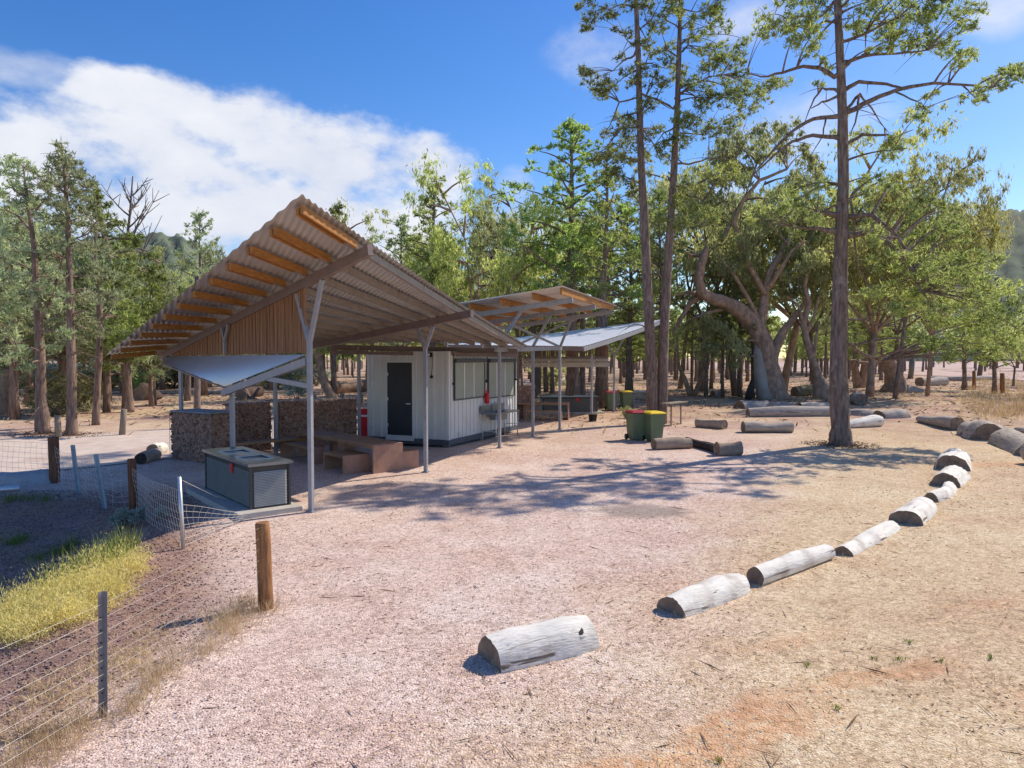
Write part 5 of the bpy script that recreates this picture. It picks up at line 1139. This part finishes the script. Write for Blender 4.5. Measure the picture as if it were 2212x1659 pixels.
woods([
 (720,46,448,TP[1],'pine','pine tip poking over the right slope of the big roof'),
 (932,43,392,TP[0],'pine','tall open pine standing clear above the big roof, centre',1.05),
 (868,50,470,TB[0],'pine','thin pale pine left of the tall pine above the big roof'),
 (1040,45,428,TG[1],'gum_tree','golden gum above the low end of the big roof'),
 (1115,47,436,TG[0],'gum_tree','pale green gum above the second shelter',.95),
 (1238,41,272,TP[2],'pine','tall leafy pine between the golden gum and the twin pines',1.15),
 (1305,38,330,TP[1],'pine','dark slender pine directly left of the twin pines',1.1),
 (1180,55,400,TG[2],'gum_tree','tall gum behind the second shelter roof'),
 (985,58,470,TG[2],'gum_tree','grey gum far behind the big roof'),
 (1010,66,520,TG[0],'gum_tree','low far gum seen over the roof edge'),
 (800,62,500,TG[1],'gum_tree','yellowish far gum hidden low behind the big roof'),
 (440,50,462,TB[0],'pine','blue-green pine showing above the left roof slope',.85),
 (405,56,520,TG[0],'gum_tree','brown-green gum between dead tree and roof edge'),
 (350,58,540,TG[1],'gum_tree','rounded olive gum below the dead tree'),
 (60,40,420,TB[0],'pine','tall grey-green pine behind the left roadside pines'),
 (28,31,455,TB[1],'bushy_pine','wide grey-green bushy pine at the left edge behind the swollen trunk'),
 (135,34,500,TB[1],'bushy_pine','wide grey-green bushy pine between the two left roadside trunks'),
 (228,35,540,TB[1],'bushy_pine','wide grey-green bushy pine behind the bright pointed pine',.9),
 (325,39,600,TB[1],'bushy_pine','low bushy pine touching the lowest roof tip on the left',.8),
 (130,46,470,TB[0],'pine','bushy grey pine behind the slim roadside pine'),
 (-40,36,400,TB[0],'pine','pine partly cut by the left edge of the picture'),
 (230,44,520,TB[0],'pine','grey pine behind the bright bushy pine',1.2),
 (330,40,610,TP[2],'pine','shorter pine just left of the roof tip'),
 (300,62,560,TG[0],'gum_tree','far gum behind the bushy pine'),
 (1515,56,330,TG[0],'gum_tree','tall pale gum behind the twin pines on the right',1.1),
 (1590,50,300,TG[2],'gum_tree','tallest gum behind the leaning gum',1.1),
 (1690,58,330,TG[1],'gum_tree','golden gum left of the tall pine skyline',1.1),
 (1760,52,400,TG[0],'gum_tree','gum crown touching the tall pine trunk from the left'),
 (1880,48,370,TG[1],'gum_tree','golden gum just right of the tall pine',1.05),
 (1935,46,350,TG[2],'gum_tree','wide gum at the right end of the skyline',.8),
 (2005,50,400,TG[1],'gum_tree','golden gum lowest at the right skyline above the hill',.6),
 (1940,60,420,TG[0],'gum_tree','far gum behind the right hand golden gums'),
 (2085,58,640,TP[2],'pine','young pine at the edge of the far right track',1.2),
 (2150,52,655,TP[2],'pine','bushy young pine near the right fence',1.2),
 (2222,48,630,TG[0],'gum_tree','gum cut by the right picture edge'),
 (2190,66,690,TG[0],'gum_tree','small round gum beyond the right fence',1.2),
 (1430,44,420,TP[1],'pine','pine showing between the two twin trunks'),
 (1360,52,440,TP[0],'pine','pine behind the left twin trunk'),
 (1470,60,400,TG[2],'gum_tree','gum behind the right twin trunk')])
# dense stand of slim trunks
random.seed(77)
def blocked(px, D, spots):
    return any(abs(px-a)*D/F < 1.0 and abs(D-b) < 1.3 for a, b in spots)
def stand(x0, x1, d0, d1, n, label, grp, tps, ty=(560,690), minr=.6):
    spots = []; k = 0; tries = 0
    while k < n and tries < 3000:
        tries += 1; D = d0+(d1-d0)*random.random()**.8; px = random.uniform(x0, x1)
        if blocked(px, D, spots): continue
        spots.append((px, D)); b = AT(px, 770, D); b.z = gh(b.x, b.y)-.05
        hh = random.uniform(6.5,10.5); place_tree(random.choice(tps), 'woodland_pine', b, hh, label, grp, random.uniform(.8,1.15)); k += 1
stand(1330,1640,44,95,36,'slim dark-trunked pine in the dense stand between the third shelter and the leaning gum','slim pines of the dense stand left of the leaning gum', TP)
stand(1700,2010,56,105,24,'slim pine in the woodland behind the leaning gum and the tall pine','slim pines behind the tall pine', TP)
stand(1120,1320,50,95,18,'slim pine seen through the posts of the third shelter','slim pines seen between the posts of the third shelter', TP)
stand(650,1100,56,100,26,'slim pine in the wood behind the big shelter','slim pines of the wood behind the big shelter', TP+TG)
stand(-60,420,52,100,30,'slim tree in the wood across the dirt road','slim trees of the wood across the dirt road', TB+TG+TP)
stand(420,660,50,95,16,'slim tree seen under the big roof beyond the stone walls','slim trees seen beneath the big roof', TB+TG)
# chosen trunks seen under the roofs
for px, D, r0, h, label, lean in ((1236,40.5,.32,9,'very thick straight brown trunk between the shelter posts',.0),(1258,42,.17,9,'slimmer trunk touching the very thick one',.0),(1294,43,.22,9,'dark trunk right of the very thick one behind the shelter',.0),(1162,52,.18,7,'pale crooked trunk seen left of the shelter posts',.1),(426,27,.11,5.0,'brown trunk seen above the left stone wall',.0),(405,44,.17,5.5,'dark trunk behind the left stone wall top',.05)):
    b = AT(px,770,D); b.z = 0; hero_tree('pine', label, b, D, [[(px,770.5+2.75*F/D,r0*1.25),(px+lean*20,770.5+1.2*F/D,r0),(px+lean*60,770-3*F/D,r0*.8),(px+lean*90,770-(h-2.7)*F/D,r0*.3)]], [], [(px+random.uniform(-40,40), 770-(h-2.7)*F/D*random.uniform(.5,1.1), 26) for _ in range(9)], leafP, barkpale if r0 > .3 else bark, per=150, ln=.3, wd=.08, depth=1.5, seed=int(px))
b = G(712,862); hero_tree('leaning_gum', 'pale leaning gum trunk seen under the big roof left of the cabin', b, b.y, [[(722,868,.36),(705,835,.27),(694,805,.25),(688,770,.22),(690,730,.18),(700,690,.1)]], [[(705,835,.1),(690,822,.08),(676,805,.05)]], [(690,745,22),(720,750,20),(740,762,18),(760,765,16),(680,775,16),(700,720,24),(730,735,20)], leafP2, gumbark, per=220, ln=.26, wd=.07, style='gum', depth=1.2, seed=61)
b = G(540,862); hero_tree('fallen_fork', 'dark forked leaning branch beyond the left stone wall', b, b.y, [[(541,866,.2),(530,845,.16),(512,828,.14),(494,820,.12),(480,822,.08)]], [[(541,866,.16),(552,850,.12),(560,838,.08)],[(505,826,.08),(515,812,.05)]], [], leafG, bark, depth=.3, seed=62, cat='branch')
for px, D, x2, y2, label in ((1492,50,1466,790,'crooked forked young trunk left of the leaning gum'),(1500,50,1530,785,'young trunk leaning right beside the crooked forked one')):
    b = AT(px,770,D); b.z = 0; hero_tree('young_gum', label, b, D, [[(px,770+2.75*F/D,.20),((px+x2)/2,(855+y2)/2-5,.15),(x2,y2,.12),(x2-4,y2-60,.06)]], [], [(x2,y2-70,20),(x2+20,y2-90,20),(x2-15,y2-50,16)], leafG, gumbark, per=150, ln=.3, wd=.07, style='gum', depth=.8, seed=px)
# shrubs across the road and fence line
def shrub_template(name, seed, leaf, n=2600, r=1.2, h=1.3, ln=.16, wd=.04):
    random.seed(seed); P = []; Dd = []; tr = MB()
    for k in range(9):
        az = random.uniform(0,6.28); q = r*random.uniform(.1,.7); c = (math.cos(az)*q, math.sin(az)*q, h*random.uniform(.3,.85)); p, d = clump_points(c, r*random.uniform(.3,.5), n//9, 'shrub', 6); p[:,2] = np.abs(p[:,2]); P.append(p); Dd.append(d*np.array([1,1,.6])+np.array([0,0,.4])); tr.tube([(0,0,-.05),(c[0]*.4,c[1]*.4,c[2]*.5),c], [.03,.02,.008], 4, caps=False)
    P = np.concatenate(P); Dd = np.concatenate(Dd); n = len(P); cm = leaf_mesh(name, P, Dd, ln*rng.uniform(.6,1.3,n), wd*rng.uniform(.6,1.3,n), leaf)
    tm = bpy.data.meshes.new(name+'_stem'); tm.from_pydata([tuple(p) for p in tr.v], [], tr.f); tm.materials.append(deadwood); tm.update(); return tm, cm, 1.6
SH = [shrub_template('shrubA', 71, leafS), shrub_template('shrubB', 72, leafBl), shrub_template('shrubC', 73, leafP2)]
def place_shrub(tpl, loc, h, label, group, wide=1.0):
    tm, cm, h0 = tpl; s = h/h0; r = bpy.data.objects.new('shrub', None); COL.objects.link(r); r.location = loc; r.rotation_euler.z = random.uniform(0,6.28); r.scale = (s*wide, s*wide, s); tag(r, label, 'shrub', group)
    for nm, me in (('stem', tm), ('foliage', cm)):
        o = bpy.data.objects.new(nm, me); COL.objects.link(o); o.parent = r
random.seed(5)
for px, D, h, k, w, label in ((125,33,2.6,0,1.0,'olive shrub right behind the roadside pines'),(165,36,2.2,0,1.1,'olive shrub between the two left pine trunks'),(640,44,1.5,1,1.2,'grey-green bush beyond the stone walls'),(690,27,1.2,1,1.1,'low pale bush just behind the stone wall near the front post'),(735,30,1.0,2,1.0,'small green bush behind the wall near the cabin'),(575,60,3.2,0,1.3,'sunlit bush below the awning tip'),(620,62,3.0,2,1.2,'green bush right of the awning beam'),(1195,62,2.6,0,1.3,'olive bush behind the third shelter rail'),(1352,31.5,.7,0,1.0,'dry bush between the far bins')):
    b = AT(px,770,D); b.z = gh(b.x,b.y)-.03; place_shrub(SH[k], b, h, label, None, w)
for i in range(26):
    px = -40+i*18+random.uniform(-8,8); D = random.uniform(50,70); b = AT(px,770,D); b.z = 0; place_shrub(SH[random.choice((0,0,1,2))], b, random.uniform(1.6,3.2), 'olive scrub bush in the line of bushes across the dirt road', 'scrub bushes across the dirt road', random.uniform(1,1.5))
for i in range(7):
    px = 520+i*26+random.uniform(-8,8); D = random.uniform(56,75); b = AT(px,770,D); b.z = 0; place_shrub(SH[random.choice((0,1,2))], b, random.uniform(1.6,2.8), 'bush in the low line of bushes seen beneath the awning', 'bushes seen beneath the awning', 1.3)
b = G(268,1145); 
bl = shrub_template('saltbush', 75, leafBl, 2200, .36, .42, .07, .022); place_shrub((bl[0], bl[1], .55), (b.x,b.y,b.z-.02), .58, 'blue-grey saltbush at the foot of the leaning brown fence post', None)
b = G(352,1120); place_shrub((bl[0], bl[1], .55), (b.x,b.y,b.z-.02), .34, 'small dark bush inside the sagging mesh fence', None)
# far woodland mass and hills
random.seed(9)
P = []; Dd = []; tr = MB()
for k in range(520):
    az = random.uniform(-.78,.80); D = random.uniform(100,190); x = math.tan(az)*D
    if D < 128 and .50 < az: continue
    h = random.uniform(7,12); tr.tube([(x,D,-.3),(x+random.uniform(-.4,.4),D,h*.8)], [.22,.08], 5, caps=False)
    for q in range(4):
        p, d = clump_points((x+random.uniform(-1.6,1.6), D+random.uniform(-1,1), h*random.uniform(.38,.95)), random.uniform(1.1,2.2), 60, 'gum', 6); P.append(p); Dd.append(d)
P = np.concatenate(P); Dd = np.concatenate(Dd); n = len(P)
me = leaf_mesh('distant_woodland', P, Dd, .95*rng.uniform(.6,1.3,n), .38*rng.uniform(.6,1.3,n), [leafG, bark])
dw = bpy.data.objects.new('distant_woodland', me); COL.objects.link(dw)
tm = bpy.data.meshes.new('woodland_trunks'); tm.from_pydata([tuple(p) for p in tr.v], [], tr.f); tm.materials.append(bark); tm.update()
d2_ = bpy.data.objects.new('trunks', tm); COL.objects.link(d2_); d2_.parent = dw; tag(dw, 'far belt of hazy woodland closing the view behind all the trees', 'woodland', None, 'stuff')
hillm = mat('hill_scrub', (.13,.15,.09), 1, 0, .6, .05, 8, dark=(.05,.07,.06), dirt=((.17,.12,.09), .012, .6))
def hill(name, pts, D, depth):
    mb = MB(); vs = []; n = 90; m = 26
    for i in range(n+1):
        f = i/n; k = f*(len(pts)-1); j = min(len(pts)-2, int(k)); px = pts[j][0]+(pts[j+1][0]-pts[j][0])*(k-j); py = pts[j][1]+(pts[j+1][1]-pts[j][1])*(k-j)
        top = AT(px, py, D+depth)
        for q in range(m+1):
            g_ = q/m; yy = D+depth*g_; x = top.x*(yy/(D+depth)); z = -5+(top.z+5)*g_**.8
            z += (random.uniform(-1,1)*.035*D*.12+1.6*math.sin(i*.8+q*.5))*(.3+g_)*.8; vs.append((x, yy, z))
        vs.append((top.x*1.3, D+depth*2.2, -5))
    m += 1
    mb.add(vs, [(i*(m+1)+j, (i+1)*(m+1)+j, (i+1)*(m+1)+j+1, i*(m+1)+j+1) for i in range(n) for j in range(m)], 0, True)
    o = mb.build(name, hillm); tag(o, kind='structure'); return o
hill('hills', [(1780,700),(1900,560),(2000,480),(2060,462),(2150,455),(2230,452),(2400,470),(2600,620)], 420, 260)
hill('hills', [(-500,520),(-200,470),(0,492),(120,520),(250,512),(340,505),(400,512),(470,560),(600,680)], 420, 240)
# scrub on the right hill, one mass
P = []; Dd = []
for k in range(900):
    px = random.uniform(1950,2330); f = random.random(); yy = 425+255*f; top = 470 if px < 2040 else 455
    t3 = AT(px, top+18, 680); z = -5+(t3.z+5)*f**.8; x = t3.x*(yy/680)
    p, d = clump_points((x, yy, z+2.0), random.uniform(2.2,4.0), 26, 'shrub', 5); P.append(p); Dd.append(d)
P = np.concatenate(P); Dd = np.concatenate(Dd); n = len(P)
hz = leafmat('hill_leaf', (.075,.12,.07), (.18,.22,.11), .15)
o = bpy.data.objects.new('hill_scrub', leaf_mesh('hill_scrub', P, Dd, 2.6*rng.uniform(.6,1.3,n), 1.2*rng.uniform(.6,1.3,n), hz)); COL.objects.link(o); tag(o, 'blue-green scrub covering the far right hill', 'scrub', None, 'stuff')
# ------------------------------------------------------------------ low plants and ground litter
def blades(name, spots, per, hh, wd, m, label, cat, spread=.12, lean=.5, kind='stuff'):
    pts = []; dirs = []; L = []
    for x, y in spots:
        for _ in range(per):
            a = random.uniform(0,6.28); r_ = abs(random.gauss(0, spread)); px = x+math.cos(a)*r_; py = y+math.sin(a)*r_; h = hh*random.uniform(.4,1.2)
            d = np.array([random.gauss(0,lean), random.gauss(0,lean), 1.0]); d /= np.linalg.norm(d)
            pts.append((px+d[0]*h*.5, py+d[1]*h*.5, gh(px,py)+d[2]*h*.48)); dirs.append(d); L.append(h)
    me = leaf_mesh(name, np.array(pts), np.array(dirs), np.array(L), wd, m); o = bpy.data.objects.new(name, me); COL.objects.link(o); return tag(o, label, cat, None, kind)
def inpoly(x, y, poly):
    c = False; n = len(poly)
    for i in range(n):
        x1, y1 = poly[i]; x2, y2 = poly[(i+1) % n]
        if (y1 > y) != (y2 > y) and x < (x2-x1)*(y-y1)/(y2-y1)+x1: c = not c
    return c
def scatter(poly_px, n):
    P_ = [G(*q) for q in poly_px]; poly = [(p.x,p.y) for p in P_]; xs_ = [p[0] for p in poly]; ys_ = [p[1] for p in poly]; out = []
    while len(out) < n:
        x = random.uniform(min(xs_), max(xs_)); y = random.uniform(min(ys_), max(ys_))
        if inpoly(x, y, poly): out.append((x, y))
    return out
random.seed(15)
wpoly = [(-60,1400),(70,1385),(180,1345),(255,1300),(300,1225),(285,1195),(200,1225),(110,1275),(0,1320),(-60,1340)]
wp = []; wdd = []
for x, y in [(a_+random.gauss(0,.10), b_+random.gauss(0,.10)) for a_, b_ in scatter(wpoly, 340)]:
    c0 = rng.normal(size=(115,3)); c0[:,2] = np.abs(c0[:,2]); hh = random.uniform(.25,1.35)
    q = c0*np.array([.085,.085,.12*hh])+np.array([x, y, gh(x,y)+.02]); wp.append(q); wdd.append(c0*.35+rng.normal(size=(115,3))*.6+np.array([0,0,.55]))
wp = np.concatenate(wp); wdd = np.concatenate(wdd); n = len(wp)
o = bpy.data.objects.new('green_weeds', leaf_mesh('green_weeds', wp, wdd, .050*rng.uniform(.5,1.5,n), .0085*rng.uniform(.6,1.4,n), leafW)); COL.objects.link(o); tag(o, 'patch of yellow-green weeds on the gully bank at the left', 'weeds', None, 'stuff')
sp = scatter(wpoly[4:9], 60); blades('dry_grass', scatter(wpoly, 260), 7, .22, .006, straw, 'dry stems mixed through the weed patch', 'dry grass', .1, .6)
blades('weed_stalks', sp, 7, .46, .013, leafP2, 'taller green stalks at the back of the weed patch', 'weeds', .05, .25)
blades('dry_grass', scatter([(410,1440),(470,1330),(560,1290),(590,1320),(520,1380),(430,1440)], 85)+scatter([(240,1560),(330,1440),(430,1400),(400,1440),(280,1570)], 48)+scatter([(-40,1680),(60,1600),(230,1545),(160,1640),(40,1700)], 60), 14, .20, .005, straw, 'dry straw grass growing along the foot of the near wire fence', 'dry grass', .10, .5)
blades('dry_grass', scatter([(-20,1600),(60,1480),(250,1400),(420,1330),(330,1430),(200,1540),(40,1640)], 330), 7, .10, .006, straw, 'thin straw between the fence and the weed patch', 'dry grass', .12, .8)
blades('green_grass', [(G(x,y).x, G(x,y).y) for x, y in ((35,1175),(45,1170),(25,1178),(130,1195),(145,1188),(115,1200),(155,1180),(85,1212),(20,1085),(30,1080),(70,1082),(100,1085))], 60, .17, .01, grassg, 'small green grass tufts on the shaded stones at the left', 'grass', .16, .5)
blades('green_grass', [(G(x,y).x, G(x,y).y) for x, y in ((2032,1430),(1885,1425),(1940,1425),(1808,1533),(1555,1648),(1745,1440),(2140,1425),(1965,1390))], 26, .055, .006, grassg, 'tiny green grass tufts on the tan ground at the lower right', 'grass', .025, .5)
gs = [G(random.uniform(2080,2330), random.uniform(800,905)) for _ in range(420)]; gs = [p for p in gs if p.x > .60*p.y+.5+2*random.random()]
blades('dry_grass', [(p.x,p.y) for p in gs], 20, .5, .025, straw, 'tall dry grass around the far right fence', 'dry grass', .55, .35)
# straw litter flat on the tan ground
pts = []; dirs = []
for _ in range(30000):
    y = 3.2+11*random.random()**1.5; x = random.uniform(-3.2, .78*y+.6)
    if x < .5*y-3.4+random.gauss(0,1.2): continue
    pts.append((x, y, gh(x,y)+.006+.01*random.random())); a = random.uniform(0,6.28); dirs.append((math.cos(a), math.sin(a), random.gauss(0,.12)))
n = len(pts); o = bpy.data.objects.new('straw_litter', leaf_mesh('straw_litter', np.array(pts), np.array(dirs, float), rng.uniform(.03,.11,n), rng.uniform(.003,.007,n), straw)); COL.objects.link(o); tag(o, 'fine straw litter strewn over the tan ground', 'litter', None, 'stuff')
# leaf litter and sticks on the open ground, rough litter through the woodland
def litter(name, n, fn, l0, l1, w0, w1, m, label, up=.12, z0=.006, z1=.015):
    pts = []; dirs = []
    while len(pts) < n:
        x, y, ok = fn()
        if not ok: continue
        pts.append((x, y, gh(x,y)+random.uniform(z0,z1))); a = random.uniform(0,6.28); dirs.append((math.cos(a), math.sin(a), random.gauss(0,up)))
    o = bpy.data.objects.new(name, leaf_mesh(name, np.array(pts), np.array(dirs, float), rng.uniform(l0,l1,n), rng.uniform(w0,w1,n), m)); COL.objects.link(o); tag(o, label, 'litter', None, 'stuff')
def patchy(x, y, s): return math.sin(x*s+1.3)*math.sin(y*s*1.2+.7)+math.sin(x*s*2.3+y*s*1.7) > random.uniform(-1.2,1.5)
litm = island_mat('leaf_litter_brown', (.10,.06,.04), (.36,.24,.15))
def l1f():
    y = 5+22*random.random()**1.2; x = random.uniform(-4, .75*y+1); return x, y, patchy(x, y, .8)
litter('leaf_litter', 8000, l1f, .02, .06, .006, .014, litm, 'brown leaf litter scattered over the gravel')
def l5f():
    c_ = random.choice((tb, tb, tw, G(1672,862), G(156,942), G(92,937))); a = random.uniform(0,6.28); q = random.uniform(.25,1.1)**1.3; return c_.x+math.cos(a)*q, c_.y+math.sin(a)*q, True
litter('bark_litter', 2600, l5f, .05, .16, .012, .035, litm, 'bark flakes and twigs heaped round the feet of the big trunks', .5, .01, .05)
def l2f():
    y = random.uniform(3.5, 16); x = random.uniform(-.6*y, .8*y); return x, y, x > -2.4-.3*max(0,y-7.6)
litter('fallen_sticks', 190, l2f, .10, .38, .008, .014, litm, 'small dead sticks lying on the open ground', .06)
def l3f():
    y = 27+70*random.random()**1.3; x = random.uniform(-.75*y, .75*y); return x, y, patchy(x, y, .35) and random.random() < sm(25, 50, y)
litter('woodland_litter', 16000, l3f, .12, .45, .02, .07, litm, 'rough bark and leaf litter through the woodland', .4, .01, .06)
def l4f():
    y = 24+60*random.random()**1.2; x = random.uniform(-.75*y, .75*y); return x, y, patchy(x+7, y, .3) and random.random() < sm(20, 50, y)
litter('woodland_straw', 9000, l4f, .12, .45, .02, .05, straw, 'dry straw scattered through the woodland floor', .9, .02, .12)
# straw caught along the foot of the kerb logs
for o_ in [o_ for o_ in COL.objects if o_.get('group') == row]:
    pass
kp = []
for o_ in [o_ for o_ in COL.objects if o_.get('group') == row and o_.type == 'MESH' and o_.location.y < 16]:
    for v_ in o_.data.vertices:
        if v_.co.z < .03 and random.random() < .35: w_ = Matrix.Rotation(o_.rotation_euler.z, 3, 'Z')@v_.co+o_.location; kp.append((w_.x+random.gauss(0,.05), w_.y+random.gauss(0,.05)))
blades('dry_grass', kp, 4, .07, .005, straw, 'short straw caught along the foot of the kerb logs', 'dry grass', .06, 1.0)
# loose stones
def pebbles(name, n, fn, s0, s1, m, label):
    vs = np.empty((n,6,3)); k = 0
    while k < n:
        x, y, ok = fn()
        if not ok: continue
        s = random.uniform(s0, s1); z = gh(x,y); a = random.uniform(0,6.28); c, s_ = math.cos(a), math.sin(a); q = s*random.uniform(.6,1); w_ = s*random.uniform(.6,1); h = s*random.uniform(.45,.8)
        vs[k] = [(x+c*q,y+s_*q,z+h*.2),(x-s_*w_,y+c*w_,z+h*.25),(x-c*q,y-s_*q,z+h*.15),(x+s_*w_,y-c*w_,z+h*.2),(x+.2*s,y,z+h),(x,y,z-h*.4)]; k += 1
    f = np.array([(0,1,4),(1,2,4),(2,3,4),(3,0,4),(1,0,5),(2,1,5),(3,2,5),(0,3,5)]); fs = (f[None]+(np.arange(n)*6)[:,None,None]).reshape(-1)
    me = bpy.data.meshes.new(name); me.vertices.add(n*6); me.vertices.foreach_set('co', vs.reshape(-1)); me.loops.add(len(fs)); me.loops.foreach_set('vertex_index', fs.astype(np.int32)); me.polygons.add(n*8); me.polygons.foreach_set('loop_start', np.arange(0,n*24,3,dtype=np.int32))
    try: me.polygons.foreach_set('loop_total', np.full(n*8,3,dtype=np.int32))
    except Exception: pass
    me.materials.append(m); me.update(calc_edges=True); me.validate(); o = bpy.data.objects.new(name, me); COL.objects.link(o); tag(o, label, 'gravel', None, 'stuff')
def f1():
    y = 3.0+9.5*random.random()**1.6; x = random.uniform(-.75*y-.3, .5*y+.3); return x, y, x > -2.6-.06*(y-3)*6*.5 and x < .5*y-1.8+random.gauss(0,.9)
pebbles('loose_gravel', 17000, f1, .005, .014, pebm, 'loose pink gravel stones over the near pad')
gm2 = island_mat('gully_stone', (.12,.065,.055), (.42,.30,.27))
def f2():
    y = random.uniform(5,14.5); x = random.uniform(-10.5,-2.6); return x, y, x < -2.75-max(.46*(y-7.6), .16*(7.6-y))+random.gauss(0,.25)-.15
pebbles('gully_stones', 19000, f2, .008,.024, gm2, 'dark red broken stones lining the shaded gully at the left')
# ------------------------------------------------------------------ sky, sun, camera
EL, AZx, AZy = 43, .814, .58
w = bpy.data.worlds.new('World'); sc.world = w; w.use_nodes = True; nt = w.node_tree; N = nt.nodes; L = nt.links
bg = N['Background']; sky = N.new('ShaderNodeTexSky'); sky.sky_type = 'NISHITA'; sky.sun_disc = False; sky.sun_elevation = R(EL); sky.sun_rotation = math.atan2(AZx, AZy); sky.air_density = 1.0; sky.dust_density = .35; sky.ozone_density = 2.2
tc = N.new('ShaderNodeTexCoord'); gen = tc.outputs['Generated']
hs = N.new('ShaderNodeHueSaturation'); hs.inputs['Saturation'].default_value = 1.38; hs.inputs['Hue'].default_value = .512; hs.inputs['Value'].default_value = 1.0; L.new(sky.outputs[0], hs.inputs['Color'])
def wm(op, a, b):
    n = N.new('ShaderNodeMath'); n.operation = op
    for i, x in enumerate((a, b)):
        if isinstance(x, (int, float)): n.inputs[i].default_value = x
        else: L.new(x, n.inputs[i])
    return n.outputs[0]
def wr(i, a, b):
    n = N.new('ShaderNodeMapRange'); n.interpolation_type = 'SMOOTHSTEP'; n.inputs[1].default_value = a; n.inputs[2].default_value = b; L.new(i, n.inputs[0]); return n.outputs[0]
def wn(scale, det, stretch=(1,1,1.7), off=(0,0,0), rough=.58):
    mp = N.new('ShaderNodeMapping'); mp.inputs['Scale'].default_value = stretch; mp.inputs['Location'].default_value = off; L.new(gen, mp.inputs[0])
    n = N.new('ShaderNodeTexNoise'); n.inputs['Scale'].default_value = scale; n.inputs['Detail'].default_value = det; n.inputs['Roughness'].default_value = rough; L.new(mp.outputs[0], n.inputs[0]); return n.outputs['Fac']
def blob(px, py, wx, wy):
    """soft elliptical cloud region round a fixed sky direction"""
    d = ray(px, py).normalized(); right = d.cross(V((0,0,1))).normalized(); up = right.cross(d)
    out = []
    for ax, wd_ in ((right, wx), (up, wy)):
        n = N.new('ShaderNodeVectorMath'); n.operation = 'DOT_PRODUCT'; L.new(gen, n.inputs[0]); n.inputs[1].default_value = tuple(ax); out.append(wm('POWER', wm('ABSOLUTE', wm('DIVIDE', n.outputs['Value'], wd_/F), 0), 2.0))
    n = N.new('ShaderNodeVectorMath'); n.operation = 'DOT_PRODUCT'; L.new(gen, n.inputs[0]); n.inputs[1].default_value = tuple(d)
    front = wr(n.outputs['Value'], .0, .3)
    return wm('MULTIPLY', wm('SUBTRACT', 1.0, wm('ADD', out[0], out[1])), front)
big = None
for b in ((380,370,460,160),(60,400,360,110),(700,350,300,130),(560,450,480,150),(330,215,200,55),(560,300,260,110),(900,350,140,75),(60,300,160,40)):
    q = blob(*b); big = q if big is None else wm('MAXIMUM', big, q)
n1 = wn(5.5, 8, off=(3.1,1.2,.4)); n2 = wn(16, 6, off=(1.2,.3,2.0))
dens = wm('ADD', wm('MULTIPLY', wm('MAXIMUM', big, -1.0), .62), wm('ADD', wm('MULTIPLY', wm('SUBTRACT', n1, .5), 1.7), wm('MULTIPLY', wm('SUBTRACT', n2, .5), .55)))
m1 = wr(dens, .08, .50)
small = None
for b in ((1110,410,60,60),(60,155,130,45),(1290,110,150,80),(2170,25,80,60),(1700,260,220,110),(1620,40,160,70),(1180,500,240,120),(1560,480,160,120)):
    q = blob(*b); small = q if small is None else wm('MAXIMUM', small, q)
d2 = wm('ADD', wm('MULTIPLY', wm('MAXIMUM', small, -1.0), .6), wm('ADD', wm('MULTIPLY', wm('SUBTRACT', n1, .5), 1.2), wm('MULTIPLY', wm('SUBTRACT', n2, .5), .5)))
m2 = wm('MULTIPLY', wr(d2, .15, .85), .75)
msk = wm('MAXIMUM', m1, m2)
# hole of blue in the big cloud
cc = N.new('ShaderNodeValToRGB'); cc.color_ramp.elements[0].position = .28; cc.color_ramp.elements[1].position = .72; cc.color_ramp.elements[0].color = (4.0,4.35,5.3,1); cc.color_ramp.elements[1].color = (6.2,6.25,6.4,1)
L.new(wm('ADD', wm('MULTIPLY', n1, .6), wm('MULTIPLY', wn(7.5, 6, off=(.2,.5,9)), .4)), cc.inputs[0])
mx = N.new('ShaderNodeMix'); mx.data_type = 'RGBA'; L.new(msk, mx.inputs[0]); L.new(hs.outputs[0], mx.inputs[6]); L.new(cc.outputs[0], mx.inputs[7])
L.new(mx.outputs[2], bg.inputs['Color']); bg.inputs['Strength'].default_value = .16
sun = bpy.data.lights.new('sun', 'SUN'); sun.energy = 5.0; sun.angle = R(.55); sun.color = (1,.90,.75); so = bpy.data.objects.new('sun', sun); COL.objects.link(so)
sd = V((AZx*math.cos(R(EL)), AZy*math.cos(R(EL)), math.sin(R(EL)))); so.rotation_euler = sd.to_track_quat('Z', 'Y').to_euler(); so.location = sd*60
cam = bpy.data.cameras.new('camera'); co = bpy.data.objects.new('camera', cam); COL.objects.link(co); sc.camera = co
cam.sensor_width = 36; cam.lens = 36*F/2212; cam.clip_end = 5000; cam.clip_start = .05; co.location = (0,0,H); co.rotation_euler = (math.pi/2-PITCH, 0, 0)
sc.view_settings.view_transform = 'Standard'; sc.view_settings.look = 'None'; sc.view_settings.exposure = 0; sc.view_settings.gamma = 1
sc.cycles.max_bounces = 7; sc.cycles.diffuse_bounces = 3; sc.cycles.glossy_bounces = 3; sc.cycles.transmission_bounces = 4; sc.cycles.transparent_max_bounces = 4
